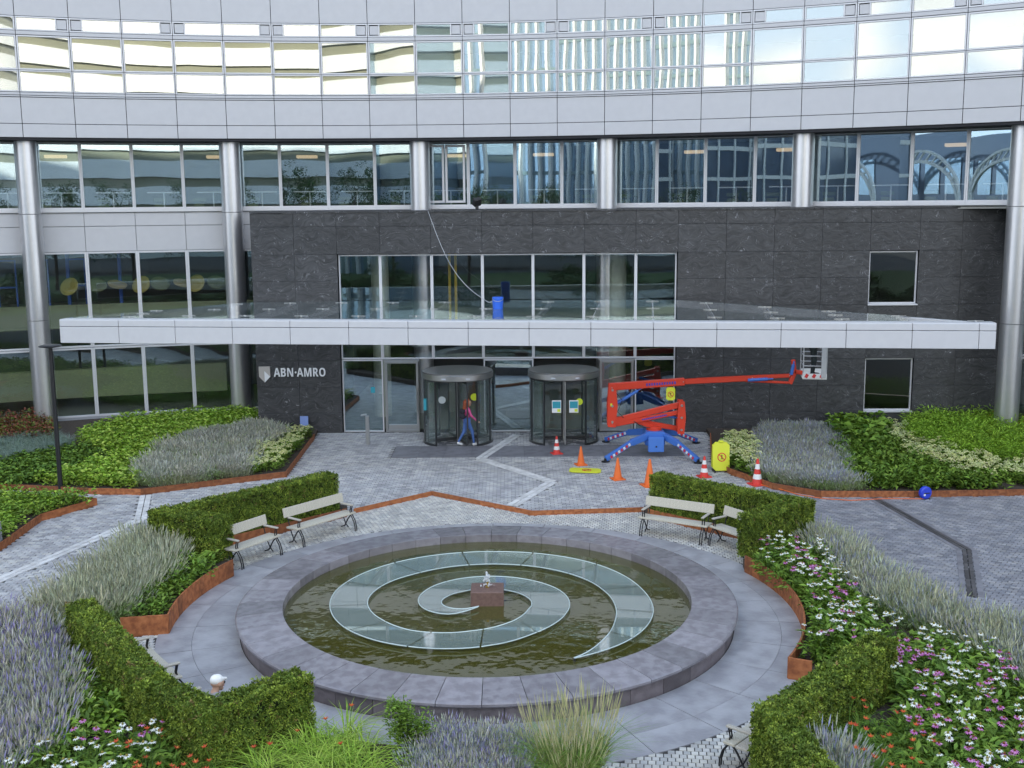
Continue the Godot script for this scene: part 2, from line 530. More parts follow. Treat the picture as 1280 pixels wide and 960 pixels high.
func build_block() -> void:
	var b := thing("stone_entrance_block", "dark veined stone entrance block projecting below the office windows", "building", Vector3(WX, 0, WZ), -WANG)
	var cs := [0.0, 1.58, 3.15, 4.73, 6.59, 8.45, 10.3, 12.16, 14.03, 15.55, 17.28, 19.0, 20.72, 22.44, 24.2, 25.7, 27.2]
	var ys := [0.0, 0.76, 1.75, 2.75, 3.72, 4.72, 5.7, 6.66, 7.67, 8.16]
	rng.seed = 41
	for j in ys.size() - 1:
		for i in cs.size() - 1:
			if i >= 2 and i < 9 and j < 7:
				continue
			if i == 13 and (j == 1 or j == 2 or j == 5 or j == 6):
				continue
			var w: float = cs[i + 1] - cs[i] - 0.007
			var h: float = ys[j + 1] - ys[j] - 0.007
			var s := boxed(Vector3(w, h, 0.05), 0.004)
			var o := obj("stone_slab", s, M["slate%d" % (rng.randi() % 5)], b, Vector3((cs[i] + cs[i + 1]) / 2, (ys[j] + ys[j + 1]) / 2, -0.025 + rng.randf_range(-0.003, 0.003)))
			o.rotation = Vector3(rng.randf_range(-0.002, 0.002), rng.randf_range(-0.002, 0.002), 0)
	var s := Sh.new()
	for r in [[0.0, 3.12, 0.0, 8.16], [3.14, 15.56, 6.69, 8.16], [15.58, 22.42, 0.0, 8.16], [22.43, 24.21, 0.0, 0.75], [22.43, 24.21, 2.77, 4.7], [22.43, 24.21, 6.68, 8.16], [24.22, 27.2, 0.0, 8.16]]:
		s.box(Vector3((r[0] + r[1]) / 2, (r[2] + r[3]) / 2, -0.21), Vector3(r[1] - r[0], r[3] - r[2], 0.3))
	s.box(Vector3(0.1, 4.08, -2.4), Vector3(0.2, 8.16, 4.0))
	s.box(Vector3(27.1, 4.08, -0.9), Vector3(0.2, 8.16, 1.0))
	obj("wall_core", s, M.dark, b)
	s = Sh.new()
	var cx := 0.0
	while cx < 27.2:
		var o := obj("coping_stone", boxed(Vector3(1.69, 0.07, 0.5), 0.008), M["slate%d" % (rng.randi() % 5)], b, Vector3(cx + 0.85, 8.2, -0.21))
		o.rotation.z = rng.randf_range(-0.001, 0.001)
		cx += 1.7
	s = Sh.new()
	s.prism(PackedVector2Array([Vector2(0.0, -0.47), Vector2(27.2, -0.47), Vector2(27.2, -1.2), Vector2(20, -3.8), Vector2(10, -5.6), Vector2(0, -4.6)]), 8.02, 8.12)
	obj("flat_roof", s, M.roofing, b)
	# square windows
	for q in [[0.8, 2.74], [4.74, 6.64]]:
		var f := frame_shape(1.74, q[0], q[1], 0.05, 0.08, 0.0)
		var o := obj("square_window", f, M.alu, b, Vector3(23.32, 0, -0.16))
		obj("pane", boxed(Vector3(1.64, q[1] - q[0] - 0.1, 0.012)), M.darkglass, o, Vector3(0, (q[0] + q[1]) / 2, 0))
		obj("sill", boxed(Vector3(1.78, 0.05, 0.24), 0.006), M.alu, o, Vector3(0, q[0] - 0.028, 0.1))
	# lettering and shield
	var tm := TextMesh.new()
	var fnt := SystemFont.new()
	fnt.font_names = PackedStringArray(["Droid Sans"])
	fnt.font_weight = 700
	tm.font = fnt
	tm.text = "ABN·AMRO"
	tm.font_size = 48
	tm.pixel_size = 0.0098
	tm.depth = 0.03
	var t := obj("lettering", tm, M.letter, b, Vector3(1.63, 2.32, 0.03))
	t.scale = Vector3(0.78, 0.94, 1.0)
	var sh := Sh.new()
	var poly := PackedVector2Array([Vector2(-0.21, 0.3), Vector2(0.21, 0.3), Vector2(0.21, -0.08), Vector2(0, -0.3), Vector2(-0.21, -0.08)])
	sh.prism(poly, 0.0, 0.03)
	var e := obj("shield_emblem", sh, M.shieldgrey, b, Vector3(0.31, 2.25, 0.01))
	e.rotation.x = PI / 2
	e.scale = Vector3(1, 1, -1)
	sh = Sh.new()
	sh.prism(PackedVector2Array([Vector2(0.0, 0.13), Vector2(0.21, -0.08), Vector2(0, -0.3)]), 0.032, 0.045)
	obj("shield_facet", sh, M.letter, e)

# ---------------------------------------------------------------- entrance glazing and revolving doors
func build_entrance() -> void:
	var b := thing("entrance_glazing", "tall metal framed entrance glazing set in the dark stone wall", "glazing", wall_point(0, 0, -0.2), -WANG)
	var xs := [3.17, 4.7, 6.59, 8.45, 10.3, 12.16, 14.05, 15.53]
	for i in 7:
		var x: float = (xs[i] + xs[i + 1]) / 2
		var w: float = xs[i + 1] - xs[i] - 0.004
		for r in [[3.74, 6.64, M.glasslow], [2.78, 3.72, M.glasslow]]:
			var f := frame_shape(w, r[0], r[1], 0.05, 0.1, 0.0)
			var o := obj("window", f, M.alu, b, Vector3(x, 0, 0))
			obj("pane", boxed(Vector3(w - 0.1, r[1] - r[0] - 0.1, 0.012)), r[2], o, Vector3(0, (r[0] + r[1]) / 2, 0))
		if i == 0 or i == 6 or i == 3:
			var f := frame_shape(w, 0.02, 2.76, 0.05, 0.1, 0.0)
			var o := obj("window", f, M.alu, b, Vector3(x, 0, 0))
			obj("pane", boxed(Vector3(w - 0.1, 2.64, 0.012)), M.glass, o, Vector3(0, 1.39, 0))
	for q in [[4.76, 6.02, 1], [12.75, 14.0, -1]]:
		var x: float = (q[0] + q[1]) / 2
		var w: float = q[1] - q[0]
		var f := frame_shape(w, 0.02, 2.7, 0.09, 0.12, 0.0)
		f.cbox(Vector3(0, 2.73, 0), Vector3(w + 0.1, 0.06, 0.1), 0.005)
		var o := obj("side_door", f, M.steel, b, Vector3(x, 0, 0))
		obj("pane", boxed(Vector3(w - 0.18, 2.5, 0.012)), M.glass, o, Vector3(0, 1.36, 0))
		obj("kick_plate", boxed(Vector3(w - 0.2, 0.2, 0.05), 0.006), M.steel, o, Vector3(0, 0.21, 0.01))
		var hd := Sh.new()
		hd.tube([Vector3(0, 0.7, 0.12), Vector3(0, 1.7, 0.12)], [0.02], 8)
		hd.cbox(Vector3(0, 0.8, 0.08), Vector3(0.02, 0.02, 0.08))
		hd.cbox(Vector3(0, 1.6, 0.08), Vector3(0.02, 0.02, 0.08))
		obj("handle", hd, M.steel, o, Vector3(q[2] * (w / 2 - 0.05), 0, 0))
	obj("sticker", boxed(Vector3(0.16, 0.22, 0.004)), M.stickerteal, b, Vector3(4.3, 1.62, 0.02))
	# hall behind
	var s := Sh.new()
	s.box(Vector3(9.4, 0.02, -6), Vector3(14, 0.04, 11))
	obj("hall_floor", s, M.lobbyfloor, b)
	s = Sh.new()
	s.box(Vector3(9.4, 4, -11), Vector3(16, 8, 0.2))
	s.box(Vector3(1.6, 4, -6), Vector3(0.2, 8, 10))
	s.box(Vector3(17.2, 4, -6), Vector3(0.2, 8, 10))
	obj("hall_wall", s, M.roomwall, b)
	obj("hall_ceiling", boxed(Vector3(15.4, 0.2, 10.5), 0, Vector3(9.4, 7.2, -5.6)), M.roomwall, b)
	obj("hall_gallery", boxed(Vector3(15.4, 0.25, 6), 0, Vector3(9.4, 3.6, -8)), M.plaster, b)
	for q in [[4.2, M.pillar], [13.6, M.pillar]]:
		var c := Sh.new()
		c.lathe([Vector2(0.35, 0), Vector2(0.35, 7)], 24)
		obj("hall_pillar", c, q[1], b, Vector3(q[0], 0, -3.2))
	for q in [6.9, 7.15]:
		obj("yellow_post", boxed(Vector3(0.1, 3, 0.1), 0.01), M.yellowpost, b, Vector3(q, 5.3, -4))
	for i in 2:
		revolving(Vector3([wall_point(7.55, 0).x, wall_point(11.35, 0).x][i], 0, -39.35), i)

func revolving(at: Vector3, which: int) -> void:
	var t := thing("revolving_door", ["glass revolving door drum with the woman walking out of it", "glass revolving door drum with two teal notices on its front"][which], "revolving door", at, 0.0, "revolving doors")
	var R := 1.22
	var s := Sh.new()
	s.lathe([Vector2(0, 2.62), Vector2(R + 0.03, 2.6), Vector2(R + 0.05, 2.57), Vector2(R + 0.05, 2.36), Vector2(R + 0.0, 2.34), Vector2(0, 2.34)], 48)
	obj("drum_top", s, M.drumtop, t)
	s = Sh.new()
	s.lathe([Vector2(R + 0.052, 2.555), Vector2(R + 0.056, 2.55), Vector2(R + 0.056, 2.38), Vector2(R + 0.052, 2.375)], 48)
	obj("drum_band", s, M.steel, t)
	s = Sh.new()
	s.lathe([Vector2(0, 0.02), Vector2(R + 0.04, 0.02), Vector2(R + 0.05, 0.0)], 48)
	obj("floor_disc", s, M.floordisc, t)
	# curved side walls: openings to front and back
	for sd in [-1.0, 1.0]:
		var g := Sh.new()
		var mid: float = PI / 2 * sd
		g.sector(R - 0.006, R + 0.006, 0.1, 2.3, mid - 0.92, mid + 0.92, 14)
		obj("curved_pane", g, M.doorglass, t)
		g = Sh.new()
		g.sector(R - 0.03, R + 0.03, 0.02, 0.1, mid - 0.92, mid + 0.92, 14)
		for a in [mid - 0.93, mid - 0.33, mid + 0.33, mid + 0.93]:
			var e := Vector3(sin(a), 0, -cos(a)) * R
			g.cbox(e + Vector3(0, 1.16, 0), Vector3(0.05, 2.3, 0.06), 0.006, Basis(Vector3.UP, -a))
		obj("post", g, M.darksteel, t)
	var turn: float = [0.35, 0.0][which]
	for i in 4:
		var a := turn + TAU * i / 4.0
		var o := Node3D.new()
		put(o, "door_wing", t)
		o.rotation.y = a
		var f := Sh.new()
		for x in [0.06, R - 0.1]:
			f.cbox(Vector3(0, 1.2, x), Vector3(0.045, 2.2, 0.05), 0.005)
		for y in [0.12, 2.26]:
			f.cbox(Vector3(0, y, R / 2 - 0.02), Vector3(0.04, 0.1, R - 0.2), 0.005)
		obj("wing_frame", f, M.steel if (which == 1 and i == 0) else M.darksteel, o)
		obj("pane", boxed(Vector3(0.01, 2.05, R - 0.22), 0, Vector3(0, 1.19, R / 2 - 0.02)), M.doorglass, o)
	s = Sh.new()
	s.tube([Vector3(0, 0.02, 0), Vector3(0, 2.3, 0)], [0.04], 10)
	obj("axle", s, M.steel, t)
	for sx in [-0.42, 0.42]:
		obj("sensor", boxed(Vector3(0.16, 0.06, 0.05), 0.015), M.paleplastic, t, Vector3(sx, 2.44, sqrt(pow(R + 0.06, 2) - sx * sx)), 0.35 * signf(sx))
	if which == 1:
		for sx in [-0.3, 0.3]:
			var n := obj("notice", boxed(Vector3(0.32, 0.44, 0.006)), M.paper, t, Vector3(sx, 1.45, 1.16))
			obj("print", boxed(Vector3(0.28, 0.24, 0.002)), M.stickerteal, n, Vector3(0, 0.06, 0.004))
			obj("print", boxed(Vector3(0.11, 0.1, 0.002)), M.stickerlime, n, Vector3(0.08, -0.14, 0.004))
		var d := Sh.new()
		d.lathe([Vector2(0, 0.004), Vector2(0.12, 0.004), Vector2(0.12, 0)], 20)
		var o := obj("round_sticker", d, M.stickerlime, t, Vector3(0.5, 1.6, 1.08))
		o.rotation.x = PI / 2
	else:
		for q in [[-0.52, 1.62, M.stickergrey], [0.62, 1.72, M.stickerlime]]:
			var d := Sh.new()
			d.lathe([Vector2(0, 0.004), Vector2(0.13, 0.004), Vector2(0.13, 0)], 20)
			var o := obj("round_sticker", d, q[2], t, Vector3(q[0], q[1], 0.62))
			o.rotation.x = PI / 2
		obj("notice", boxed(Vector3(0.1, 0.4, 0.2)), M.stickerteal, t, Vector3(-1.13, 1.45, 0.5))

# ---------------------------------------------------------------- canopy
func build_canopy() -> void:
	var A := Vector3(-14.3, 0, -35.1)
	var B := Vector3(13.87, 0, -31.68)
	var dir := (B - A).normalized()
	var turn := -atan2(dir.z, dir.x)
	var t := thing("entrance_canopy", "wide flat glass roofed entrance canopy edged with white panels", "canopy")
	var L := A.distance_to(B)
	var nrm := Vector3(-dir.z, 0, dir.x)
	var n := 16
	# joints as in the picture: modules of 1.853 m counted from x = -12.35
	var first := (Vector3(-12.35, 0, -34.87) - A).dot(dir)
	var cuts := [0.0]
	var q := first
	while q < L - 0.4:
		cuts.append(q)
		q += 1.853
	cuts.append(L)
	for i in cuts.size() - 1:
		var c: float = (cuts[i] + cuts[i + 1]) / 2
		var w: float = cuts[i + 1] - cuts[i] - 0.014
		obj("fascia_panel", boxed(Vector3(w, 0.51, 0.06), 0.008), M.whitepanel, t, A + dir * c + Vector3(0, 4.455, 0) - nrm * 0.03, turn)
		obj("edge_panel", boxed(Vector3(w, 0.2, 0.08), 0.01), M.whitepanel, t, A + dir * c + Vector3(0, 4.825, 0) - nrm * 0.05, turn)
	# back line on the wall, slanting to the corners
	var WL := wall_point(3.2, 0, 0.03)
	var WR := wall_point(15.5, 0, 0.03)
	var s := Sh.new()
	s.beam(A + Vector3(0, 4.93, 0) - nrm * 0.25, B + Vector3(0, 4.93, 0) - nrm * 0.25, 0.42, 0.03, 0.008)
	obj("gutter_cap", s, M.whitepanel, t)
	s = Sh.new()
	s.beam(A + Vector3(0, 4.5, 0) - nrm * 0.16, B + Vector3(0, 4.5, 0) - nrm * 0.16, 0.16, 0.5)
	obj("edge_beam", s, M.dark, t)
	for e in [[A, wall_point(-0.1, 0, 0.1)], [B, WR]]:
		s = Sh.new()
		s.beam(e[0] + Vector3(0, 4.8, 0) - nrm * 0.2, e[1] + Vector3(0, 4.8, 0), 0.14, 0.24, 0.01)
		obj("side_beam", s, M.whitepanel, t)
	# glass roof: one pane per module pair, ribs below
	var back := []
	for i in cuts.size():
		var u: float = cuts[i] / L
		var f: Vector3 = A + dir * cuts[i]
		var p: Vector3
		# where the pane's side line meets the back outline
		var poly := [A, wall_point(-0.1, 0, 0.1), WL, WR, B]
		p = f
		for k in 4:
			var hit = Geometry2D.segment_intersects_segment(Vector2(f.x, f.z) - Vector2(nrm.x, nrm.z) * 0.3, Vector2(f.x, f.z) - Vector2(nrm.x, nrm.z) * 14.0, Vector2(poly[k].x, poly[k].z), Vector2(poly[k + 1].x, poly[k + 1].z))
			if hit != null:
				p = Vector3(hit.x, 0, hit.y)
		back.append([f - nrm * 0.45, p])
	for i in range(0, cuts.size() - 1):
		var a0: Vector3 = back[i][0]
		var a1: Vector3 = back[i + 1][0]
		var b0: Vector3 = back[i][1]
		var b1: Vector3 = back[i + 1][1]
		if i == 0: b0 = a0 + dir * 0.02
		if i == cuts.size() - 2: b1 = a1 - dir * 0.02
		var g := Sh.new()
		var gap := dir * 0.012
		var Y := Vector3(0, 4.96, 0)
		var Yb := Vector3(0, 4.945, 0)
		var pts := [a0 + gap, a1 - gap, b1 - gap, b0 + gap]
		var pol := PackedVector2Array()
		for p in pts: pol.append(Vector2(p.x, p.z))
		g.prism(pol, 4.945, 4.96)
		obj("roof_pane", g, M.roofglass, t)
		if i > 0:
			var r := Sh.new()
			r.beam(a0 + Vector3(0, 4.78, 0), b0 + Vector3(0, 4.78, 0), 0.08, 0.22, 0.006)
			obj("rib", r, M.alu, t)
			var sp := Sh.new()
			for e in [0.12, 0.5, 0.88]:
				var c0: Vector3 = a0.lerp(b0, e)
				sp.tube([c0 + Vector3(0, 4.88, 0), c0 + Vector3(0, 4.985, 0)], [0.035], 8)
				for sx in [-1, 1]:
					sp.beam(c0 + Vector3(0, 4.975, 0), c0 + dir * 0.22 * sx + Vector3(0, 4.972, 0), 0.05, 0.012)
			obj("glass_clamp", sp, M.steel, t)

# ---------------------------------------------------------------- fountain
const FX := -0.537
const FZ := -22.12

func fpt(r: float, deg: float, y := 0.0) -> Vector3:
	var a := deg_to_rad(deg)
	return Vector3(FX + r * sin(a), y, FZ - r * cos(a))

func build_fountain() -> void:
	var t := thing("fountain", "round stone fountain basin with a spiral of glass over green water", "fountain", Vector3(FX, 0, FZ))
	rng.seed = 7
	var n := 42
	for i in n:
		var a0 := TAU * i / n + 0.0012
		var a1 := TAU * (i + 1) / n - 0.0012
		var s := Sh.new()
		var prof := [Vector2(4.17, 0.2), Vector2(4.17, 0.452), Vector2(4.182, 0.46), Vector2(5.03, 0.423), Vector2(5.07, 0.412), Vector2(5.09, 0.39), Vector2(5.09, 0.35), Vector2(5.07, 0.325), Vector2(5.0, 0.315)]
		s.lathe(rev(prof), 4, Vector3.ZERO, a0, a1)
		for a in [a0, a1]:
			var e := Vector3(sin(a), 0, -cos(a))
			var hint := Vector3(cos(a), 0, sin(a)) * (1.0 if a == a1 else -1.0)
			for k in range(1, prof.size() - 1):
				var p0: Vector2 = prof[0]
				var p1: Vector2 = prof[k]
				var p2: Vector2 = prof[k + 1]
				s.flat(e * p0.x + Vector3(0, p0.y, 0), e * p1.x + Vector3(0, p1.y, 0), e * p2.x + Vector3(0, p2.y, 0), hint)
		var o := obj("rim_stone", s, M["rim%d" % (rng.randi() % 4)], t)
		o.position.y = rng.randf_range(-0.001, 0.001)
	for i in n:
		var a0 := TAU * (i + 0.5) / n + 0.001
		var a1 := TAU * (i + 1.5) / n - 0.001
		var s := Sh.new()
		s.sector(4.9, 5.0 + rng.randf_range(-0.003, 0.003), 0.0, 0.314, a0, a1, 4)
		obj("wall_stone", s, M["wallstone%d" % (rng.randi() % 3)], t)
	var s := Sh.new()
	s.lathe([Vector2(4.9, 0.02), Vector2(4.2, 0.02), Vector2(4.2, 0.3)], 96)
	s.lathe([Vector2(4.2, 0.03), Vector2(0.0, 0.03)], 64)
	obj("basin", s, M.basin, t)
	s = Sh.new()
	s.lathe([Vector2(4.19, 0.27), Vector2(0.0, 0.27)], 128)
	obj("water", s, M.water, t)
	# the spiral: angle (degrees, from +x towards the building), radius of the outer and inner edge
	var OUT := [Vector2(-62.4, 3.50), Vector2(-40, 3.52), Vector2(-14.7, 3.43), Vector2(10, 3.29), Vector2(48, 3.25), Vector2(88, 3.19), Vector2(137, 3.26), Vector2(170, 3.29), Vector2(192, 3.22), Vector2(210, 3.14), Vector2(227, 3.01), Vector2(242, 2.86), Vector2(256, 2.70), Vector2(271, 2.49), Vector2(297, 2.1), Vector2(326, 1.84), Vector2(347, 1.72), Vector2(378, 1.58), Vector2(406, 1.47), Vector2(437, 1.42), Vector2(490, 1.43), Vector2(521, 1.44), Vector2(545, 1.44), Vector2(568, 1.36), Vector2(590, 1.12), Vector2(608, 0.5)]
	var INN := [Vector2(-62.4, 3.48), Vector2(-45, 3.14), Vector2(-27.9, 2.84), Vector2(-8, 2.62), Vector2(12, 2.47), Vector2(48, 2.33), Vector2(90, 2.26), Vector2(133, 2.31), Vector2(157, 2.44), Vector2(180, 2.49), Vector2(197, 2.43), Vector2(208, 2.36), Vector2(229, 2.24), Vector2(243, 2.06), Vector2(261, 1.78), Vector2(286, 1.43), Vector2(318, 1.08), Vector2(340, 0.96), Vector2(374, 0.77), Vector2(411, 0.64), Vector2(450, 0.62), Vector2(494, 0.68), Vector2(528, 0.86), Vector2(550, 0.97), Vector2(570, 0.94), Vector2(589, 0.76), Vector2(608, 0.46)]
	var cuts := [-62.4, -38, -14, 12, 42, 72, 102, 132, 160, 186, 212, 240, 268, 298, 332, 370, 410, 450, 490, 530, 568, 608]
	for i in cuts.size() - 1:
		var g := Sh.new()
		var e := Sh.new()
		var steps := 8
		var ep0 := []
		var ep1 := []
		for k in steps + 1:
			var th: float = lerpf(cuts[i] + (0.4 if i else 0.0), cuts[i + 1] - 0.4, float(k) / steps)
			var d := Vector3(cos(deg_to_rad(th)), 0, -sin(deg_to_rad(th)))
			ep0.append(d * look(OUT, th) + Vector3(0, 0.335, 0))
			ep1.append(d * look(INN, th) + Vector3(0, 0.335, 0))
		for k in steps:
			for y in [0.0, -0.02]:
				var Y := Vector3(0, y, 0)
				g.quad(ep0[k] + Y, ep0[k + 1] + Y, ep1[k + 1] + Y, ep1[k] + Y, Vector3.UP if y == 0.0 else Vector3.DOWN)
		e.tube(ep0, [0.011], 6)
		e.tube(ep1, [0.011], 6)
		var o := obj("glass_panel", g, M.spiralglass, t)
		obj("panel_edge", e, M.glassedge, o)
		if i % 2 == 0:
			var l := Sh.new()
			var m: Vector3 = (ep0[0] + ep1[0]) / 2
			l.tube([Vector3(m.x, 0.03, m.z), Vector3(m.x, 0.315, m.z)], [0.025], 8)
			obj("panel_support", l, M.darksteel, o)
	# the middle block with its jet
	var bl := obj("middle_block", boxed(Vector3(0.68, 0.54, 0.6), 0.012, Vector3(0, 0.30, 0)), M.redstone, t, Vector3(-0.01, 0, -0.03))
	var nz := Sh.new()
	nz.lathe(rev([Vector2(0.04, 0.56), Vector2(0.04, 0.6), Vector2(0.025, 0.61), Vector2(0.028, 0.66), Vector2(0.034, 0.67), Vector2(0.034, 0.69), Vector2(0.02, 0.7), Vector2(0.0, 0.7)]), 12)
	obj("nozzle", nz, M.brass, bl)
	var j := Sh.new()
	rng.seed = 99
	for i in 60:
		var u := rng.randf()
		var r := 0.03 + 0.14 * pow(1.0 - u, 1.5)
		var a := rng.randf() * TAU
		var p := Vector3(cos(a) * r * rng.randf(), 0.58 + u * 0.3, sin(a) * r * rng.randf())
		var q := 0.008 + 0.022 * rng.randf() * (0.4 + u)
		j.ball(p, Vector3(q, q * 1.6, q), 7, 5)
	obj("water_jet", j, M.jet, bl)

func rev(a: Array) -> Array:
	var b := a.duplicate()
	b.reverse()
	return b

func look(t: Array, x: float) -> float:
	for i in t.size() - 1:
		if x <= t[i + 1].x:
			var p0: float = t[maxi(i - 1, 0)].y
			var p3: float = t[mini(i + 2, t.size() - 1)].y
			return cubic_interpolate(t[i].y, t[i + 1].y, p0, p3, clampf((x - t[i].x) / (t[i + 1].x - t[i].x), 0, 1))
	return t[-1].y

# ---------------------------------------------------------------- beds
var beds := []      # polygons that hold no paving

func pv(a: Array) -> PackedVector2Array:
	var p := PackedVector2Array()
	for i in range(0, a.size(), 2):
		p.append(Vector2(a[i], a[i + 1]))
	return p

func arc_pts(r: float, d0: float, d1: float, n: int) -> Array:
	var o := []
	for i in n + 1:
		var p := fpt(r, lerpf(d0, d1, float(i) / n))
		o.append(p.x)
		o.append(p.z)
	return o

func bed(called: String, label: String, poly: Array, soil: float, edges: Array) -> void:
	var p := pv(poly)
	beds.append(p)
	var t := thing(called, label, "planting bed")
	var s := Sh.new()
	s.prism(p, 0.0, soil)
	obj("soil", s, M.soil, t)
	for e in edges:
		plates(e[0], e[1], t)

func plates(pts: Array, h: float, parent: Node, called := "edge_plate") -> void:
	for i in range(0, pts.size() - 2, 2):
		var a := Vector3(pts[i], 0, pts[i + 1])
		var b := Vector3(pts[i + 2], 0, pts[i + 3])
		var l := a.distance_to(b)
		var n := maxi(1, int(round(l / 2.4)))
		for k in n:
			var s := Sh.new()
			var p := a.lerp(b, float(k) / n)
			var q := a.lerp(b, float(k + 1) / n)
			var d := (q - p).normalized() * 0.002
			s.beam(p + Vector3(0, h / 2, 0) + d, q + Vector3(0, h / 2, 0) - d, 0.035, h, 0.004)
			obj(called, s, M["corten%d" % (rng.randi() % 3)], parent)

const BEDA := [-7.24, -39.9, -7.12, -34.1, -8.43, -33.42, -11.0, -32.05, -12.6, -32.2, -15.3, -32.8, -24, -34.6, -24, -41.0, -19.3, -42.4, -15.5, -43.85, -12.0, -44.75, -9.7, -44.9, -9.7, -41.12, -7.3, -41.12]
const BEDB := [-11.9, -30.95, -12.83, -29.35, -12.75, -26.8, -13.4, -25.2, -18, -20, -24, -20, -24, -33.6, -15.3, -31.85, -12.6, -31.2]
const BEDR := [7.16, -39.5, 6.5, -35.5, 6.8, -34.0, 7.7, -32.1, 8.85, -31.15, 11.5, -31.05, 14.7, -31.15, 24, -31.7, 24, -36, 17.9, -40.35, 7.2, -40.62]

func build_ground() -> void:
	structure("ground", boxed(Vector3(700, 0.2, 700), 0, Vector3(0, -0.13, 0)), M.asphalt, "dark ground beyond the paved court")
	structure("court_bed", boxed(Vector3(64, 0.06, 60), 0, Vector3(0, -0.025, -16.2)), M.mortar, "dark joint bed under the paving of the court")
	rng.seed = 3
	bed("raised_bed", "large raised bed in rusty steel edging at the left below the windows", BEDA, 0.16, [[BEDA.slice(0, 14), 0.2]])
	bed("raised_bed", "raised bed with a rusty steel kerb at the left edge of the court", BEDB, 0.16, [[BEDB.slice(0, 12), 0.22], [[-11.9, -30.95, -12.6, -31.2, -15.3, -31.85, -24, -33.6], 0.22]])
	bed("raised_bed", "large raised bed in rusty steel edging at the right below the stone wall", BEDR, 0.16, [[BEDR.slice(0, 16), 0.2]])
	var la := arc_pts(6.42, -67, -98.7, 12)
	var lf := arc_pts(6.2, -152, -190, 8)
	var left := la + [-7.78, -21.0, -8.15, -19.9, -4.6, -15.95, -3.5, -16.75] + lf + [0.9, -15.8, 1.5, -13.8, 1.8, -9, -14, -9, -11.6, -17, -10.15, -20.9, -9.75, -22.2, -9.5, -23.4, -9.35, -26.0, -9.2, -26.6, -7.2, -28.3, -5.1, -30.3, -4.6, -30.0, -4.55, -29.5, -8.0, -26.1, -6.6, -25.15]
	bed("planting_bed", "planting bed left of the fountain with a tall curved rusty steel front", left, 0.2, [[la, 0.42], [[la[-2], la[-1], -7.78, -21.0], 0.42], [[-8.0, -26.1, -4.55, -29.5], 0.26], [lf, 0.12]])
	var ra := arc_pts(6.36, 67, 121.7, 20)
	var right := ra + [5.25, -18.6, 6.2, -18.15, 3.75, -15.55, 3.75, -9, 15, -9, 13.5, -15, 11.8, -17.8, 9.65, -20.0, 8.75, -21.6, 8.25, -24.0, 7.75, -26.4, 5.6, -28.2, 4.05, -29.9, 3.6, -29.7, 3.65, -29.2, 6.65, -26.2, 5.35, -25.0]
	bed("planting_bed", "planting bed right of the fountain with a tall curved rusty steel front", right, 0.2, [[ra, 0.42], [[ra[-2], ra[-1], 5.25, -18.6], 0.42], [[3.65, -29.2, 6.65, -26.2], 0.26]])
	var z := thing("steel_kerb", "zigzag strip of rusty steel kerb across the paving behind the fountain", "kerb")
	plates([-4.4, -29.85, -2.37, -31.7, 0.52, -29.49, 3.6, -29.75], 0.15, z, "kerb_plate")
	# ring of slabs round the fountain
	var rp := Node3D.new()
	put(rp, "ring_path")
	tag(rp, "ring of large grey stone slabs round the fountain", "", "", "structure")
	rng.seed = 12
	for q in [[5.02, 5.93, 30, 0.0], [5.936, 6.62, 30, 0.0]]:
		for i in q[2]:
			var a0: float = TAU * (i + q[3]) / q[2] + 0.0012
			var a1: float = TAU * (i + 1 + q[3]) / q[2] - 0.0012
			var s := Sh.new()
			s.sector(q[0], q[1], -0.02, 0.022 + rng.randf_range(-0.001, 0.001), a0, a1, 5, Vector3(FX, 0, FZ))
			obj("paving_slab", s, M["slab%d" % (rng.randi() % 4)], rp)
	# pale bands in the paving, the dark drain and the mat at the doors
	strip_path("stone_band", "white stone band running from the doors to the fountain", [0.16, -40.3, -1.09, -36.4, 1.2, -33.2, -0.03, -30.5], 0.36, "whitestone")
	strip_path("stone_band", "white stone band crossing the paving at the left", [-10.85, -32.0, -10.15, -29.4, -12.2, -23.2], 0.34, "whitestone")
	strip_path("drain_strip", "narrow dark strip crossing the paving at the right", [10.35, -31.05, 11.03, -26.13, 9.85, -22.9], 0.22, "drainstone")
	var mt := Node3D.new()
	put(mt, "entrance_mat")
	tag(mt, "dark purple grey stone strip in front of the revolving doors", "", "", "structure")
	var x := -4.1
	while x < 5.0:
		obj("mat_slab", boxed(Vector3(0.894, 0.06, 1.75), 0.004), M["mat%d" % (rng.randi() % 2)], mt, Vector3(x + 0.45, 0.0, -37.5 + 0.02 * (x - 0.5)))
		x += 0.9

var strips := []
func strip_path(called: String, label: String, pts: Array, w: float, m: String) -> void:
	var t := Node3D.new()
	put(t, called)
	tag(t, label, "", "", "structure")
	for i in range(0, pts.size() - 2, 2):
		var a := Vector3(pts[i], 0.0, pts[i + 1])
		var b := Vector3(pts[i + 2], 0.0, pts[i + 3])
		strips.append([Vector2(a.x, a.z), Vector2(b.x, b.z), w / 2])
		var d := (b - a).normalized()
		var sd := Vector3(-d.z, 0, d.x)
		var l := a.distance_to(b)
		var n := int(l / 0.5)
		for k in n:
			for s in [-1, 1]:
				var c: Vector3 = a + d * (l * (k + 0.5) / n) + sd * (w / 4) * s
				var o := obj("band_stone", boxed(Vector3(w / 2 - 0.02, 0.04, l / n - 0.012), 0.004), M["%s%d" % [m, rng.randi() % 3]], t, c)
				o.rotation.y = atan2(d.x, d.z)
				o.position.y = 0.012 + rng.randf_range(-0.001, 0.002)
			if m == "drainstone":
				for s in [-1, 1]:
					var c: Vector3 = a + d * (l * (k + 0.5) / n) + sd * (w / 2 + 0.065) * s + Vector3(0, 0.01, 0)
					obj("border_stone", boxed(Vector3(0.12, 0.04, l / n - 0.012), 0.004), M.mat1, t, c, atan2(d.x, d.z))

